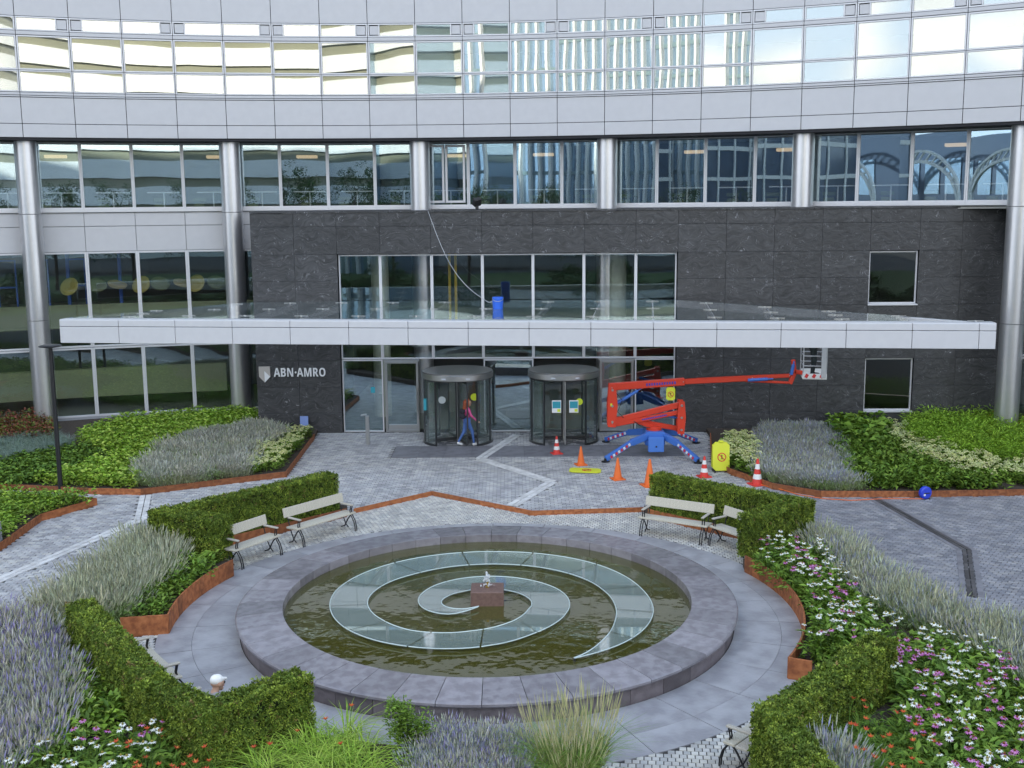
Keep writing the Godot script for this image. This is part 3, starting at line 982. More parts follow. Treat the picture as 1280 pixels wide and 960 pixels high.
func inside_any(p: Vector2, polys: Array) -> bool:
	for q in polys:
		if Geometry2D.is_point_in_polygon(p, q):
			return true
	return false

func build_paving() -> void:
	var star := [pv([-4.4, -29.9, -2.37, -31.7, 0.52, -29.49, 3.7, -29.8, 6.7, -26.3, 5.3, -24.8, -0.5, -22, -6.5, -25.0, -8.05, -26.1]),
		pv([-6.3, -21.5, -7.78, -21.0, -8.2, -19.8, -4.6, -15.8, -3.4, -16.6, -0.5, -22]),
		pv([5.0, -19.5, 5.3, -18.5, 6.3, -18.1, 3.9, -15.4, 3.9, -9, 0.9, -9, 0.9, -15.7, -0.5, -22])]
	var greys := [g3(0.396, 0.396, 0.402), g3(0.456, 0.450, 0.444), g3(0.336, 0.336, 0.348), g3(0.504, 0.492, 0.462), g3(0.408, 0.402, 0.414), g3(0.288, 0.288, 0.300)]
	var blues := [g3(0.300, 0.300, 0.330), g3(0.348, 0.342, 0.360), g3(0.252, 0.258, 0.288), g3(0.396, 0.390, 0.390), g3(0.324, 0.324, 0.348), g3(0.216, 0.222, 0.252)]
	var sands := [g3(0.540, 0.522, 0.480), g3(0.600, 0.582, 0.528), g3(0.468, 0.456, 0.432), g3(0.564, 0.540, 0.480), g3(0.396, 0.396, 0.384)]
	rng.seed = 77
	# the wide court: bricks in running bond, straight on the left and slanting on the right
	for part in 3:
		var L: float = [0.22, 0.21, 0.12][part]
		var W: float = [0.13, 0.11, 0.12][part]
		var ang: float = [0.0, 0.62, 0.12][part]
		var xf := []
		var cl := PackedColorArray()
		var tone: Array = [greys, blues, sands][part]
		var u := Vector2(cos(ang), sin(ang))
		var w := Vector2(-sin(ang), cos(ang))
		var c0 := Vector2([-4, 14, -0.5][part], [-28, -26, -23][part])
		var RU: int = int([26, 20, 10][part] / L)
		var RW: int = int([24, 20, 11][part] / W)
		for j in range(-RW, RW):
			for i in range(-RU, RU):
				var p := c0 + u * ((i + (0.5 if j % 2 else 0.0)) * L) + w * (j * W)
				if p.y < -41.05 + 0.029 * (p.x + 9.5) or p.y > -9.0 or absf(p.x) > 25.0:
					continue
				if p.y < -24.0 - 1.8 * (p.x - 30.0) * 0.0 and false:
					continue
				var rr := p.distance_to(Vector2(FX, FZ))
				if rr < 6.63:
					continue
				# split of the left and the right court
				var on_right: bool = p.x > 7.0 + (p.y + 31.0) * -0.35 and p.y > -33.0
				var in_star := inside_any(p, star)
				if part == 2 and not in_star: continue
				if part == 0 and (in_star or on_right): continue
				if part == 1 and (in_star or not on_right): continue
				# out of the picture
				if absf(p.x) > 2.5 - p.y * 0.5: continue
				if inside_any(p, beds): continue
				if p.y < -36.6 and p.y > -38.45 and p.x > -4.15 and p.x < 5.0: continue
				var hit := false
				for s in strips:
					var cp: Vector2 = Geometry2D.get_closest_point_to_segment(p, s[0], s[1])
					if cp.distance_to(p) < s[2] - 0.03:
						hit = true
						break
				if hit: continue
				var b := Basis(Vector3.UP, -ang + rng.randf_range(-0.02, 0.02)) * Basis(Vector3.RIGHT, rng.randf_range(-0.015, 0.015)) * Basis(Vector3.FORWARD, rng.randf_range(-0.012, 0.012))
				xf.append(Transform3D(b, Vector3(p.x, rng.randf_range(-0.004, 0.003), p.y)))
				var cc: Color = tone[rng.randi() % tone.size()]
				var mean: Color = [g3(0.43, 0.425, 0.41), g3(0.245, 0.245, 0.255), g3(0.5, 0.49, 0.45)][part]
				cl.append(mean.lerp(cc * (0.82 if part == 1 else 1.05), 0.75) * rng.randf_range(0.9, 1.1))
		var mm := many(["paving_bricks", "paving_bricks", "cobbles"][part], boxed(Vector3(L - 0.015, 0.04, W - 0.015), 0.005).made(), M.paver, xf, cl, self)
		tag(mm, ["light grey paving bricks covering the court on the left and centre", "blue grey slanting paving bricks covering the court on the right", "pale small cobbles round the ring of slabs at the benches"][part], "", "", "stuff")

func many(called: String, mesh: Mesh, m: Material, xf: Array, cl: PackedColorArray, parent: Node) -> MultiMeshInstance3D:
	var mm := MultiMesh.new()
	mm.transform_format = MultiMesh.TRANSFORM_3D
	mm.use_colors = cl.size() > 0
	mm.mesh = mesh
	mm.instance_count = xf.size()
	for i in xf.size():
		mm.set_instance_transform(i, xf[i])
		if cl.size():
			mm.set_instance_color(i, cl[i])
	var o := MultiMeshInstance3D.new()
	o.multimesh = mm
	o.material_override = m
	put(o, called, parent)
	return o

# ---------------------------------------------------------------- plants
func clump(sd: int, n: int, rad: float, hgt: float, ln: float, w: float, cols: Array, upness := 0.6) -> ArrayMesh:
	var r := RandomNumberGenerator.new()
	r.seed = sd
	var s := Sh.new()
	for i in n:
		var a := r.randf() * TAU
		var q := sqrt(r.randf()) * rad
		var base := Vector3(cos(a) * q * 0.7, r.randf() * hgt, sin(a) * q * 0.7)
		var d := Vector3(cos(a + r.randf_range(-0.8, 0.8)), r.randf_range(-0.4, 1.0) * upness * 1.6, sin(a + r.randf_range(-0.8, 0.8))).normalized()
		s.col = cols[r.randi() % cols.size()] * r.randf_range(0.8, 1.2)
		s.leaf(base, d, Vector3(r.randf_range(-0.5, 0.5), 1, r.randf_range(-0.5, 0.5)), ln * r.randf_range(0.7, 1.25), w * r.randf_range(0.8, 1.2))
	return s.made()

func spikes(sd: int, n: int, hgt: float, spread: float, stem: Array, head: Array, frac: float, w: float) -> ArrayMesh:
	# upright stems that end in narrow flower heads
	var r := RandomNumberGenerator.new()
	r.seed = sd
	var s := Sh.new()
	for i in n:
		var a := r.randf() * TAU
		var q := sqrt(r.randf())
		var b := Vector3(cos(a), 0, sin(a)) * q * spread * 0.4
		var h := hgt * r.randf_range(0.65, 1.15)
		var t := b + Vector3(cos(a) * q * spread, h, sin(a) * q * spread)
		var d := (t - b).normalized()
		var x := d.cross(Vector3(cos(a * 3.0), 0.1, sin(a * 3.0))).normalized()
		s.col = stem[r.randi() % stem.size()] * r.randf_range(0.8, 1.2)
		var m := b.lerp(t, 1.0 - frac)
		s.flat(b - x * w * 0.35, b + x * w * 0.35, m, x.cross(d))
		for k in 2:
			var ya := r.randf_range(0.1, 0.6)
			var aa := r.randf() * TAU
			s.leaf(b.lerp(m, ya), Vector3(cos(aa), 1.2, sin(aa)).normalized(), Vector3.UP, hgt * 0.2, w * 1.1)
		s.col = head[r.randi() % head.size()] * r.randf_range(0.8, 1.25)
		var y := d.cross(x)
		var c := m.lerp(t, 0.4)
		for k in 3:
			var t0 := TAU * k / 3.0
			var t1 := TAU * (k + 1) / 3.0
			var e0 := c + (x * cos(t0) + y * sin(t0)) * w
			var e1 := c + (x * cos(t1) + y * sin(t1)) * w
			s.flat(m, e0, e1, x * cos((t0 + t1) / 2) + y * sin((t0 + t1) / 2))
			s.flat(t, e0, e1, x * cos((t0 + t1) / 2) + y * sin((t0 + t1) / 2))
	return s.made()

func blades(sd: int, n: int, ln: float, w: float, spread: float, cols: Array, arch := 0.5) -> ArrayMesh:
	var r := RandomNumberGenerator.new()
	r.seed = sd
	var s := Sh.new()
	for i in n:
		var a := r.randf() * TAU
		var out := Vector3(cos(a), 0, sin(a))
		var side := Vector3(-sin(a), 0, cos(a))
		var l := ln * r.randf_range(0.6, 1.15)
		var p := out * spread * 0.3 * r.randf()
		var lean := r.randf_range(0.05, 0.5) * spread * 2.0
		s.col = cols[r.randi() % cols.size()] * r.randf_range(0.8, 1.2)
		var last := p
		for k in 4:
			var f := (k + 1) / 4.0
			var q := p + out * (lean * f + arch * f * f * f) * l + Vector3.UP * l * (f - arch * 0.55 * f * f * f)
			var w0 := w * (1.0 - k / 4.0 * 0.7) * 0.5
			var w1 := w * (1.0 - f * 0.92) * 0.5
			var nn := (q - last).cross(side).normalized()
			if nn.y < 0: nn = -nn
			s.quad(last - side * w0, last + side * w0, q + side * w1, q - side * w1, nn)
			last = q
	return s.made()

func umbels(sd: int, heads: int, rad: float, hgt: float, hr: float, hc: Array, lc: Array) -> ArrayMesh:
	var r := RandomNumberGenerator.new()
	r.seed = sd
	var s := Sh.new()
	for i in 26:
		var a := r.randf() * TAU
		s.col = lc[r.randi() % lc.size()] * r.randf_range(0.8, 1.2)
		var q := r.randf() * rad
		s.leaf(Vector3(cos(a) * q, hgt * r.randf_range(0.1, 0.7), sin(a) * q), Vector3(cos(a + 1), 0.5, sin(a + 1)).normalized(), Vector3.UP, 0.12, 0.06)
	for i in heads:
		var a := r.randf() * TAU
		var q := sqrt(r.randf()) * rad
		var c := Vector3(cos(a) * q, hgt * r.randf_range(0.85, 1.1), sin(a) * q)
		s.col = lc[0]
		s.flat(Vector3(c.x - 0.004, 0, c.z), Vector3(c.x + 0.004, 0, c.z), c, Vector3(0, 0, 1))
		var tilt := Vector3(r.randf_range(-0.25, 0.25), 1, r.randf_range(-0.25, 0.25)).normalized()
		for k in 13:
			var b := r.randf() * TAU
			var e := sqrt(r.randf()) * hr
			var p := c + Vector3(cos(b) * e, -e * e / hr * 0.5, sin(b) * e)
			s.col = hc[r.randi() % hc.size()] * r.randf_range(0.82, 1.15)
			var z := hr * 0.28
			# small lumpy florets
			var tt := p + tilt * z
			for m in 5:
				var t0 := TAU * m / 5.0
				var t1 := TAU * (m + 1) / 5.0
				s.flat(tt, p + Vector3(cos(t0), 0, sin(t0)) * z, p + Vector3(cos(t1), 0, sin(t1)) * z, Vector3(cos(t0), 1, sin(t0)))
	return s.made()

func scatter(called: String, part: String, label: String, poly: Array, gap: float, meshes: Array, m: Material, y: float, s0: float, s1: float, vary := 0.2, lean := 0.12, clear: Array = []) -> void:
	var p := pv(poly)
	var lo := p[0]
	var hi := p[0]
	for q in p:
		lo = lo.min(q)
		hi = hi.max(q)
	var lists := []
	var cols := []
	for k in meshes:
		lists.append([])
		cols.append(PackedColorArray())
	var x := lo.x
	while x < hi.x:
		var z := lo.y
		while z < hi.y:
			var q := Vector2(x + rng.randf_range(-0.5, 0.5) * gap, z + rng.randf_range(-0.5, 0.5) * gap)
			z += gap
			if not Geometry2D.is_point_in_polygon(q, p) or inside_any(q, clear):
				continue
			var k := rng.randi() % meshes.size()
			var s := rng.randf_range(s0, s1)
			var b := Basis(Vector3.UP, rng.randf() * TAU).scaled(Vector3(s, s * rng.randf_range(0.9, 1.1), s))
			b = Basis(Vector3(rng.randfn(), 0, rng.randfn()).normalized(), rng.randf_range(0, lean)) * b
			lists[k].append(Transform3D(b, Vector3(q.x, y, q.y)))
			var e := rng.randf_range(1.0 - vary, 1.0 + vary)
			cols[k].append(Color(e * rng.randf_range(0.92, 1.08), e, e * rng.randf_range(0.9, 1.1)))
		x += gap
	var t := Node3D.new()
	put(t, called)
	tag(t, label, "", "", "stuff")
	for k in meshes.size():
		if lists[k].size():
			many(part, meshes[k], m, lists[k], cols[k], t).set_meta("kind", "stuff")

func hedge(label: String, pts: Array, y0: float, y1: float, th: float, sd: int) -> void:
	var t := thing("clipped_hedge", label, "hedge", Vector3.ZERO, 0.0, "clipped hedges round the fountain")
	rng.seed = sd
	var f := FastNoiseLite.new()
	f.seed = sd
	f.frequency = 1.1
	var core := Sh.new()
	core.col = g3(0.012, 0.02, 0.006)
	var xf := [[], [], []]
	var cl := [PackedColorArray(), PackedColorArray(), PackedColorArray()]
	var n := pts.size() / 2
	for i in n - 1:
		var a := Vector3(pts[2 * i], 0, pts[2 * i + 1])
		var b := Vector3(pts[2 * i + 2], 0, pts[2 * i + 3])
		var d := (b - a).normalized()
		var sd3 := Vector3(-d.z, 0, d.x)
		var ext0 := th * 0.5 if i > 0 else 0.0
		var ext1 := th * 0.5 if i < n - 2 else 0.0
		var A := a - d * ext0
		var L := (b + d * ext1).distance_to(A)
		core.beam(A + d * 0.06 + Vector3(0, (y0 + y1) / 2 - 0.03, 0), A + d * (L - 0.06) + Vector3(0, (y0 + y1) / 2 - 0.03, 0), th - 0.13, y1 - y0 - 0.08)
		var faces := [[sd3, L, y1 - y0], [-sd3, L, y1 - y0], [Vector3.UP, L, th], [-d, th, y1 - y0], [d, th, y1 - y0]]
		for fc in 5:
			var w: float = faces[fc][1]
			var h: float = faces[fc][2]
			var nn: Vector3 = faces[fc][0]
			var cnt := int(w * h * 640.0)
			for k in cnt:
				var u := rng.randf() * w
				var v := rng.randf() * h
				var p: Vector3
				match fc:
					0: p = A + d * u + Vector3(0, y0 + v, 0) + sd3 * th / 2
					1: p = A + d * u + Vector3(0, y0 + v, 0) - sd3 * th / 2
					2: p = A + d * u + Vector3(0, y1, 0) + sd3 * (v - th / 2)
					3: p = A + sd3 * (u - th / 2) + Vector3(0, y0 + v, 0)
					4: p = A + d * L + sd3 * (u - th / 2) + Vector3(0, y0 + v, 0)
				var bump := f.get_noise_3dv(p) * 0.035 + f.get_noise_3dv(p * 4.0) * 0.022
				p += nn * (bump - 0.025 - 0.035 * rng.randf())
				var dirn := (nn + Vector3(rng.randfn(), rng.randfn() + 0.35, rng.randfn()) * 0.45).normalized()
				var bx := dirn.cross(Vector3(rng.randfn(), rng.randfn(), rng.randfn())).normalized()
				var bs := Basis(bx, dirn, bx.cross(dirn)).scaled(Vector3.ONE * rng.randf_range(0.75, 1.25))
				var patch := f.get_noise_3dv(p * 0.9 + Vector3(3, 8, 5))
				var q := 0 if rng.randf() < 0.66 - patch * 0.5 else 1
				if rng.randf() < 0.018 + maxf(0.0, f.get_noise_3dv(p * 1.6 - Vector3(9, 1, 4)) - 0.35) * 0.5:
					q = 2
				if fc == 2 and rng.randf() < 0.03:
					p += nn * rng.randf_range(0.02, 0.07)
					bs = bs.scaled(Vector3.ONE * 1.25)
				xf[q].append(Transform3D(bs, p))
				var tone := 1.0 + 0.5 * f.get_noise_3dv(p * 2.2 + Vector3(7, 3, 1)) + rng.randf_range(-0.15, 0.15)
				cl[q].append(Color(tone, tone, tone))
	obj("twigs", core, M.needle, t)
	for q in 3:
		many("foliage", hedgeleaf[q], M.needle, xf[q], cl[q], t).set_meta("kind", "stuff")

var hedgeleaf := []

func flower_mesh(sd: int, petal: Array, cone: Color) -> ArrayMesh:
	var r := RandomNumberGenerator.new()
	r.seed = sd
	var s := Sh.new()
	s.col = g3(0.06, 0.12, 0.03)
	s.tube([Vector3(0, -0.3, 0), Vector3(0.01, -0.12, 0.005), Vector3.ZERO], [0.005, 0.004, 0.004], 4, false)
	s.col = cone
	s.ball(Vector3(0, 0.012, 0), Vector3(0.018, 0.018, 0.018), 7, 5)
	for i in 11:
		var a := TAU * i / 11.0 + r.randf_range(-0.1, 0.1)
		s.col = petal[r.randi() % petal.size()] * r.randf_range(0.85, 1.1)
		s.leaf(Vector3(cos(a), 0.1, sin(a)) * 0.012, Vector3(cos(a), r.randf_range(-0.5, -0.1), sin(a)).normalized(), Vector3.UP, 0.05, 0.022, 0.1)
	return s.made()

func cones(label: Array, poly: Array, gap: float, share_white: float, fmeshes: Array, leafs: Array, group: String, clear: Array = []) -> void:
	var p := pv(poly)
	var lo := p[0]
	var hi := p[0]
	for q in p:
		lo = lo.min(q)
		hi = hi.max(q)
	var x := lo.x
	while x < hi.x:
		var z := lo.y
		while z < hi.y:
			var q := Vector2(x + rng.randf_range(-0.4, 0.4) * gap, z + rng.randf_range(-0.4, 0.4) * gap)
			z += gap
			if not Geometry2D.is_point_in_polygon(q, p) or inside_any(q, clear):
				continue
			var white := rng.randf() < share_white
			var t := thing("coneflower", label[0 if white else 1], "flower", Vector3(q.x, 0.2, q.y), rng.randf() * TAU, group + (" in white" if white else " in pink"))
			var lf := obj("leaves", leafs[rng.randi() % leafs.size()], M.leaf, t)
			lf.scale = Vector3.ONE * rng.randf_range(0.85, 1.2)
			for k in rng.randi_range(3, 6):
				var a := rng.randf() * TAU
				var r := sqrt(rng.randf()) * gap * 0.62
				var o := obj("flower", fmeshes[(0 if white else 2) + rng.randi() % 2], M.petal, t, Vector3(cos(a) * r, rng.randf_range(0.5, 0.72), sin(a) * r), rng.randf() * TAU)
				o.rotation.x = rng.randf_range(-0.3, 0.3)
				o.rotation.z = rng.randf_range(-0.3, 0.3)
				o.scale = Vector3.ONE * rng.randf_range(0.85, 1.15)
		x += gap

func lily(sd: int) -> ArrayMesh:
	var r := RandomNumberGenerator.new()
	r.seed = sd
	var s := Sh.new()
	s.col = g3(0.1, 0.2, 0.03)
	s.tube([Vector3(0, -0.5, 0), Vector3(0.03, -0.2, 0), Vector3.ZERO], [0.006, 0.005, 0.005], 4, false)
	for i in 6:
		var a := TAU * i / 6.0
		s.col = [g3(0.5, 0.1, 0.03), g3(0.55, 0.2, 0.05), g3(0.4, 0.06, 0.03)][r.randi() % 3]
		s.leaf(Vector3.ZERO, Vector3(cos(a), 0.9, sin(a)).normalized(), Vector3.UP, 0.07, 0.026, 0.15)
	return s.made()

func lilies(label: String, poly: Array, gap: float, meshes: Array, fm: Array, nf: int, group: String) -> void:
	var p := pv(poly)
	var lo := p[0]
	var hi := p[0]
	for q in p:
		lo = lo.min(q)
		hi = hi.max(q)
	var x := lo.x
	while x < hi.x:
		var z := lo.y
		while z < hi.y:
			var q := Vector2(x + rng.randf_range(-0.4, 0.4) * gap, z + rng.randf_range(-0.4, 0.4) * gap)
			z += gap
			if not Geometry2D.is_point_in_polygon(q, p):
				continue
			var t := thing("daylily", label, "flower", Vector3(q.x, 0.2, q.y), rng.randf() * TAU, group)
			obj("blades", meshes[rng.randi() % meshes.size()], M.leaf, t)
			for k in (rng.randi_range(nf - 1, nf + 1) if nf > 1 else (1 if rng.randf() < 0.4 else 0)):
				var a := rng.randf() * TAU
				var o := obj("flower", fm[rng.randi() % fm.size()], M.petal, t, Vector3(cos(a) * 0.14, rng.randf_range(0.45, 0.65), sin(a) * 0.14), rng.randf() * TAU)
				o.rotation.x = rng.randf_range(-0.4, 0.4)
		x += gap

const PLOT := {
	"red": [-20.45, -42.42, -18.42, -43.52, -16.96, -40.67, -16.29, -38.75, -18.65, -38.57],
	"blugrass": [-18.69, -38.63, -16.68, -39.67, -15.47, -38.5, -15.63, -36.69, -16.82, -34.62],
	"darkgreen": [-17.03, -35.05, -15.89, -36.65, -14.73, -37.87, -13.26, -36.07, -14.14, -33.04, -15.66, -32.6],
	"lime": [-15.74, -39.4, -15.02, -42.6, -12.8, -43.9, -10.36, -44.2, -9.85, -42.33, -11.22, -39.21, -12.04, -37.25, -11.63, -34.3, -11.1, -32.25, -12.5, -32.45, -14.78, -32.95, -14.22, -33.24, -13.18, -35.83],
	"artemisia": [-11.0, -32.25, -11.49, -33.56, -11.89, -36.76, -11.15, -38.97, -9.48, -40.9, -8.12, -39.55, -8.59, -36.27, -8.2, -33.8, -9.43, -32.95],
	"sedumL": [-8.62, -36.37, -8.46, -39.1, -7.41, -40.2, -7.35, -38.09, -7.3, -34.3, -8.2, -33.7],
	"bedB": [-16, -31.7, -13.31, -31.2, -12.1, -30.95, -12.0, -30.6, -12.95, -29.2, -12.9, -26.9, -13.6, -25.56, -16, -25],
	"sedumR": [7.25, -37.32, 7.82, -38.22, 8.34, -37.0, 7.35, -32.9, 6.95, -34.1, 6.75, -35.5],
	"lavR": [8.34, -37.23, 9.18, -39.6, 11.25, -39.6, 10.91, -36.12, 9.83, -31.8, 10.17, -31.3, 8.9, -31.4, 7.9, -32.2, 7.4, -33.0],
	"bigleaf": [11.3, -39.68, 12.63, -40.3, 13.68, -40.03, 12.6, -36.79, 11.47, -35.56, 10.93, -36.86],
	"greenR": [10.59, -36.13, 11.79, -36.58, 12.93, -37.57, 12.74, -35.44, 13.26, -32.17, 14.63, -31.3, 14.39, -31.3, 10.25, -31.25, 10.4, -31.6, 9.93, -31.99],
	"sedumline": [13.42, -39.55, 13.95, -39.09, 13.57, -37.04, 14.22, -34.58, 16.2, -33.2, 15.6, -31.4, 13.29, -32.26, 12.62, -35.1],
	"fern": [14.71, -40.3, 16.24, -40.3, 17.6, -40.17, 19.0, -37.92, 18.5, -33.2, 15.66, -32.9, 14.13, -34.38, 13.45, -36.37, 13.71, -38.11],
	"lilyR": [17.4, -40.3, 18.6, -39.6, 18.9, -38.3, 17.72, -37.6, 17.1, -38.98],
	"coneA": [5.45, -24.1, 6.2, -25.0, 7.0, -24.9, 6.95, -23.37, 6.9, -21.33, 6.95, -19.4, 6.4, -18.65, 5.3, -18.95, 5.75, -20.2, 5.98, -22.0],
	"coneB": [6.55, -18.5, 6.99, -19.4, 7.51, -19.3, 8.3, -18.4, 8.5, -16.71, 7.4, -13.2, 5.58, -13.2, 5.62, -15.26, 6.1, -16.46],
	"lavRight": [7.06, -25.92, 7.6, -26.2, 8.0, -24.0, 8.5, -21.7, 9.4, -20.0, 11.4, -17.8, 12, -15.5, 8.9, -15.6, 8.6, -17.56, 8.3, -19.3, 7.45, -20.73, 7.05, -22.62],
	"coneL": [-6.69, -15.78, -6.09, -16.17, -5.12, -15.4, -4.9, -15.0, -4.7, -13.9, -7.4, -13.9, -7.44, -15.05],
	"lavL": [-9.2, -26.4, -8.6, -26.2, -7.75, -25.0, -7.6, -23.0, -7.85, -21.2, -8.4, -20.7, -9.7, -21.0, -9.55, -22.2, -9.4, -23.4],
	"lavL2": [-11.0, -18.4, -10.0, -20.9, -9.3, -20.7, -8.5, -19.5, -7.58, -17.89, -6.89, -15.73, -7.43, -14.2, -10.5, -14.2],
	"leafL": [-6.95, -24.9, -6.75, -24.1, -7.05, -22.4, -7.0, -21.3, -7.7, -21.17, -7.75, -22.27, -7.6, -24.8],
	"leafL2": [-8.3, -19.3, -7.41, -18.39, -6.1, -16.6, -6.32, -16.2, -7.01, -15.65, -7.44, -17.28],
	"lilyL": [-5.7, -15.6, -5.0, -15.2, -3.9, -14.5, -4.4, -13.8, -5.6, -13.9],
	"limegrass": [-4.05, -14.6, -3.7, -15.5, -3.1, -16.1, -2.6, -16.3, -2.0, -15.71, -1.9, -14.3],
	"lavF": [-1.6, -14.5, -1.4, -16.2, 0.2, -16.15, 0.4, -14.5],
	"lilyRF": [5.11, -16.03, 5.7, -16.5, 6.2, -16.01, 5.6, -13.9, 4.6, -13.9],
	"greyRF": [4.3, -14.0, 4.3, -15.3, 4.85, -15.27, 4.8, -14.0],
}

func build_plants() -> void:
	var lime := [g3(0.238, 0.383, 0.040), g3(0.308, 0.449, 0.057), g3(0.168, 0.290, 0.032), g3(0.392, 0.515, 0.092)]
	var mid := [g3(0.140, 0.238, 0.032), g3(0.182, 0.290, 0.040), g3(0.105, 0.185, 0.025)]
	var deep := [g3(0.084, 0.158, 0.025), g3(0.112, 0.198, 0.034), g3(0.063, 0.119, 0.020)]
	var red := [g3(0.200, 0.060, 0.035), g3(0.130, 0.140, 0.030), g3(0.126, 0.198, 0.034), g3(0.240, 0.080, 0.050)]
	var silver := [g3(0.26, 0.36, 0.13), g3(0.32, 0.41, 0.18), g3(0.2, 0.29, 0.09)]
	var greyhead := [g3(0.4, 0.42, 0.27), g3(0.34, 0.36, 0.26), g3(0.46, 0.46, 0.32)]
	var bluehead := [g3(0.33, 0.34, 0.42), g3(0.38, 0.39, 0.36), g3(0.3, 0.32, 0.4), g3(0.38, 0.42, 0.28)]
	var purple := [g3(0.3, 0.27, 0.46), g3(0.42, 0.42, 0.33), g3(0.4, 0.39, 0.36), g3(0.44, 0.44, 0.33), g3(0.38, 0.4, 0.29)]
	var cream := [g3(0.460, 0.500, 0.200), g3(0.380, 0.430, 0.150), g3(0.550, 0.550, 0.300)]
	for q in 3:
		hedgeleaf.append(clump(70 + q, 10, 0.033, 0.02, 0.042, 0.019, [[g3(0.095, 0.15, 0.02), g3(0.125, 0.185, 0.025), g3(0.06, 0.1, 0.013)], [g3(0.23, 0.3, 0.04), g3(0.27, 0.34, 0.048), g3(0.18, 0.25, 0.032)], [g3(0.2, 0.13, 0.05), g3(0.26, 0.19, 0.07), g3(0.12, 0.1, 0.03)]][q], 0.8))
	var lm := []
	var mm := []
	var dm := []
	var rm := []
	var fm := []
	var bm := []
	for i in 3:
		lm.append(clump(100 + i, 26, 0.2, 0.32, 0.11, 0.07, lime, 0.35))
		mm.append(clump(110 + i, 24, 0.18, 0.34, 0.13, 0.055, mid, 0.5))
		dm.append(clump(120 + i, 22, 0.18, 0.26, 0.12, 0.075, deep + mid, 0.35))
		rm.append(clump(130 + i, 20, 0.2, 0.5, 0.12, 0.07, red, 0.6))
		fm.append(clump(140 + i, 80, 0.2, 0.42, 0.085, 0.016, [g3(0.224, 0.383, 0.034), g3(0.280, 0.449, 0.046), g3(0.168, 0.290, 0.029)], 0.5))
		bm.append(clump(150 + i, 16, 0.28, 0.6, 0.26, 0.2, mid + [g3(0.140, 0.290, 0.046)], 0.3))
	var ls := []
	var lb := []
	var lp := []
	var ar := []
	var bg := []
	for i in 3:
		ls.append(spikes(200 + i, 40, 0.46, 0.26, silver, greyhead, 0.26, 0.008))
		lb.append(spikes(210 + i, 36, 0.4, 0.24, silver, bluehead, 0.26, 0.008))
		lp.append(spikes(220 + i, 40, 0.46, 0.26, silver, purple, 0.24, 0.009))
		ar.append(spikes(230 + i, 42, 0.36, 0.26, [g3(0.364, 0.396, 0.218), g3(0.330, 0.360, 0.250)], [g3(0.400, 0.410, 0.330), g3(0.340, 0.350, 0.300)], 0.26, 0.009))
		bg.append(blades(240 + i, 40, 0.4, 0.014, 0.5, [g3(0.200, 0.270, 0.220), g3(0.260, 0.330, 0.280), g3(0.160, 0.230, 0.170)], 0.5))
	var lg := []
	for i in 2:
		lg.append(clump(260 + i, 44, 0.2, 0.3, 0.13, 0.014, silver + [g3(0.2, 0.27, 0.1)], 1.0))
	var se := []
	for i in 3:
		se.append(umbels(250 + i, 3, 0.17, 0.36, 0.062, cream, mid))
	rng.seed = 900
	var S := 0.16
	scatter("heuchera_patch", "leaves", "red tinged leafy plants at the foot of the far left column", PLOT.red, 0.22, rm, M.leaf, S, 0.8, 1.2)
	scatter("blue_grass_patch", "tufts", "pale blue grey grass patch at the far left of the window bed", PLOT.blugrass, 0.17, bg, M.leaf, S, 0.8, 1.2)
	scatter("dark_groundcover", "leaves", "dark green leafy groundcover behind the lamp post", PLOT.darkgreen, 0.18, dm, M.leaf, S, 0.8, 1.3)
	scatter("lime_groundcover", "leaves", "bright lime green leafy groundcover filling the left window bed", PLOT.lime, 0.2, lm, M.leaf, S, 0.8, 1.4)
	scatter("artemisia_patch", "stems", "silver grey bushy patch beside the cream flowers on the left", PLOT.artemisia, 0.14, ar + lg, M.leaf, S, 0.9, 1.5)
	scatter("stonecrop_patch", "flower_heads", "cream flat headed flowers at the tip of the left window bed", PLOT.sedumL, 0.23, se, M.petal, S, 0.85, 1.2)
	scatter("leafy_groundcover", "leaves", "yellow green leafy plants filling the bed at the left edge", PLOT.bedB, 0.2, lm + mm, M.leaf, S, 0.8, 1.3)
	scatter("stonecrop_patch", "flower_heads", "cream flat headed flowers behind the standing yellow sign", PLOT.sedumR, 0.22, se, M.petal, S, 1.0, 1.5)
	scatter("lavender_patch", "stems", "blue grey lavender below the dark stone wall on the right", PLOT.lavR, 0.135, lb + ar + lg, M.leaf, S, 0.9, 1.3)
	scatter("shrub_patch", "leaves", "big leaved green shrubs against the dark stone wall", PLOT.bigleaf, 0.32, bm, M.leaf, S, 0.8, 1.2)
	scatter("dark_groundcover", "leaves", "dark green leafy plants along the right rusty kerb", PLOT.greenR, 0.18, dm + mm, M.leaf, S, 0.9, 1.5)
	scatter("stonecrop_patch", "flower_heads", "band of cream flat flowers between green plants on the right", PLOT.sedumline, 0.24, se, M.petal, S, 1.0, 1.5)
	scatter("fern_patch", "fronds", "bright green feathery mound under the lower square window", PLOT.fern, 0.2, fm, M.leaf, S, 1.3, 2.0)
	S = 0.2
	scatter("lavender_patch", "stems", "grey faded lavender spilling over the paving left of the fountain", PLOT.lavL, 0.125, ls + lg, M.leaf, S, 1.0, 1.5, 0.2, 0.35)
	scatter("lavender_patch", "stems", "purple tipped lavender at the lower left corner", PLOT.lavL2, 0.125, lp + lg, M.leaf, S, 1.0, 1.5, 0.2, 0.3)
	scatter("leafy_groundcover", "leaves", "fresh green leafy plants behind the curved rusty steel on the left", PLOT.leafL, 0.19, mm, M.leaf, S, 0.8, 1.2)
	scatter("leafy_groundcover", "leaves", "green leafy plants between purple lavender and the front left hedge", PLOT.leafL2, 0.2, mm + lm, M.leaf, S, 0.9, 1.4)
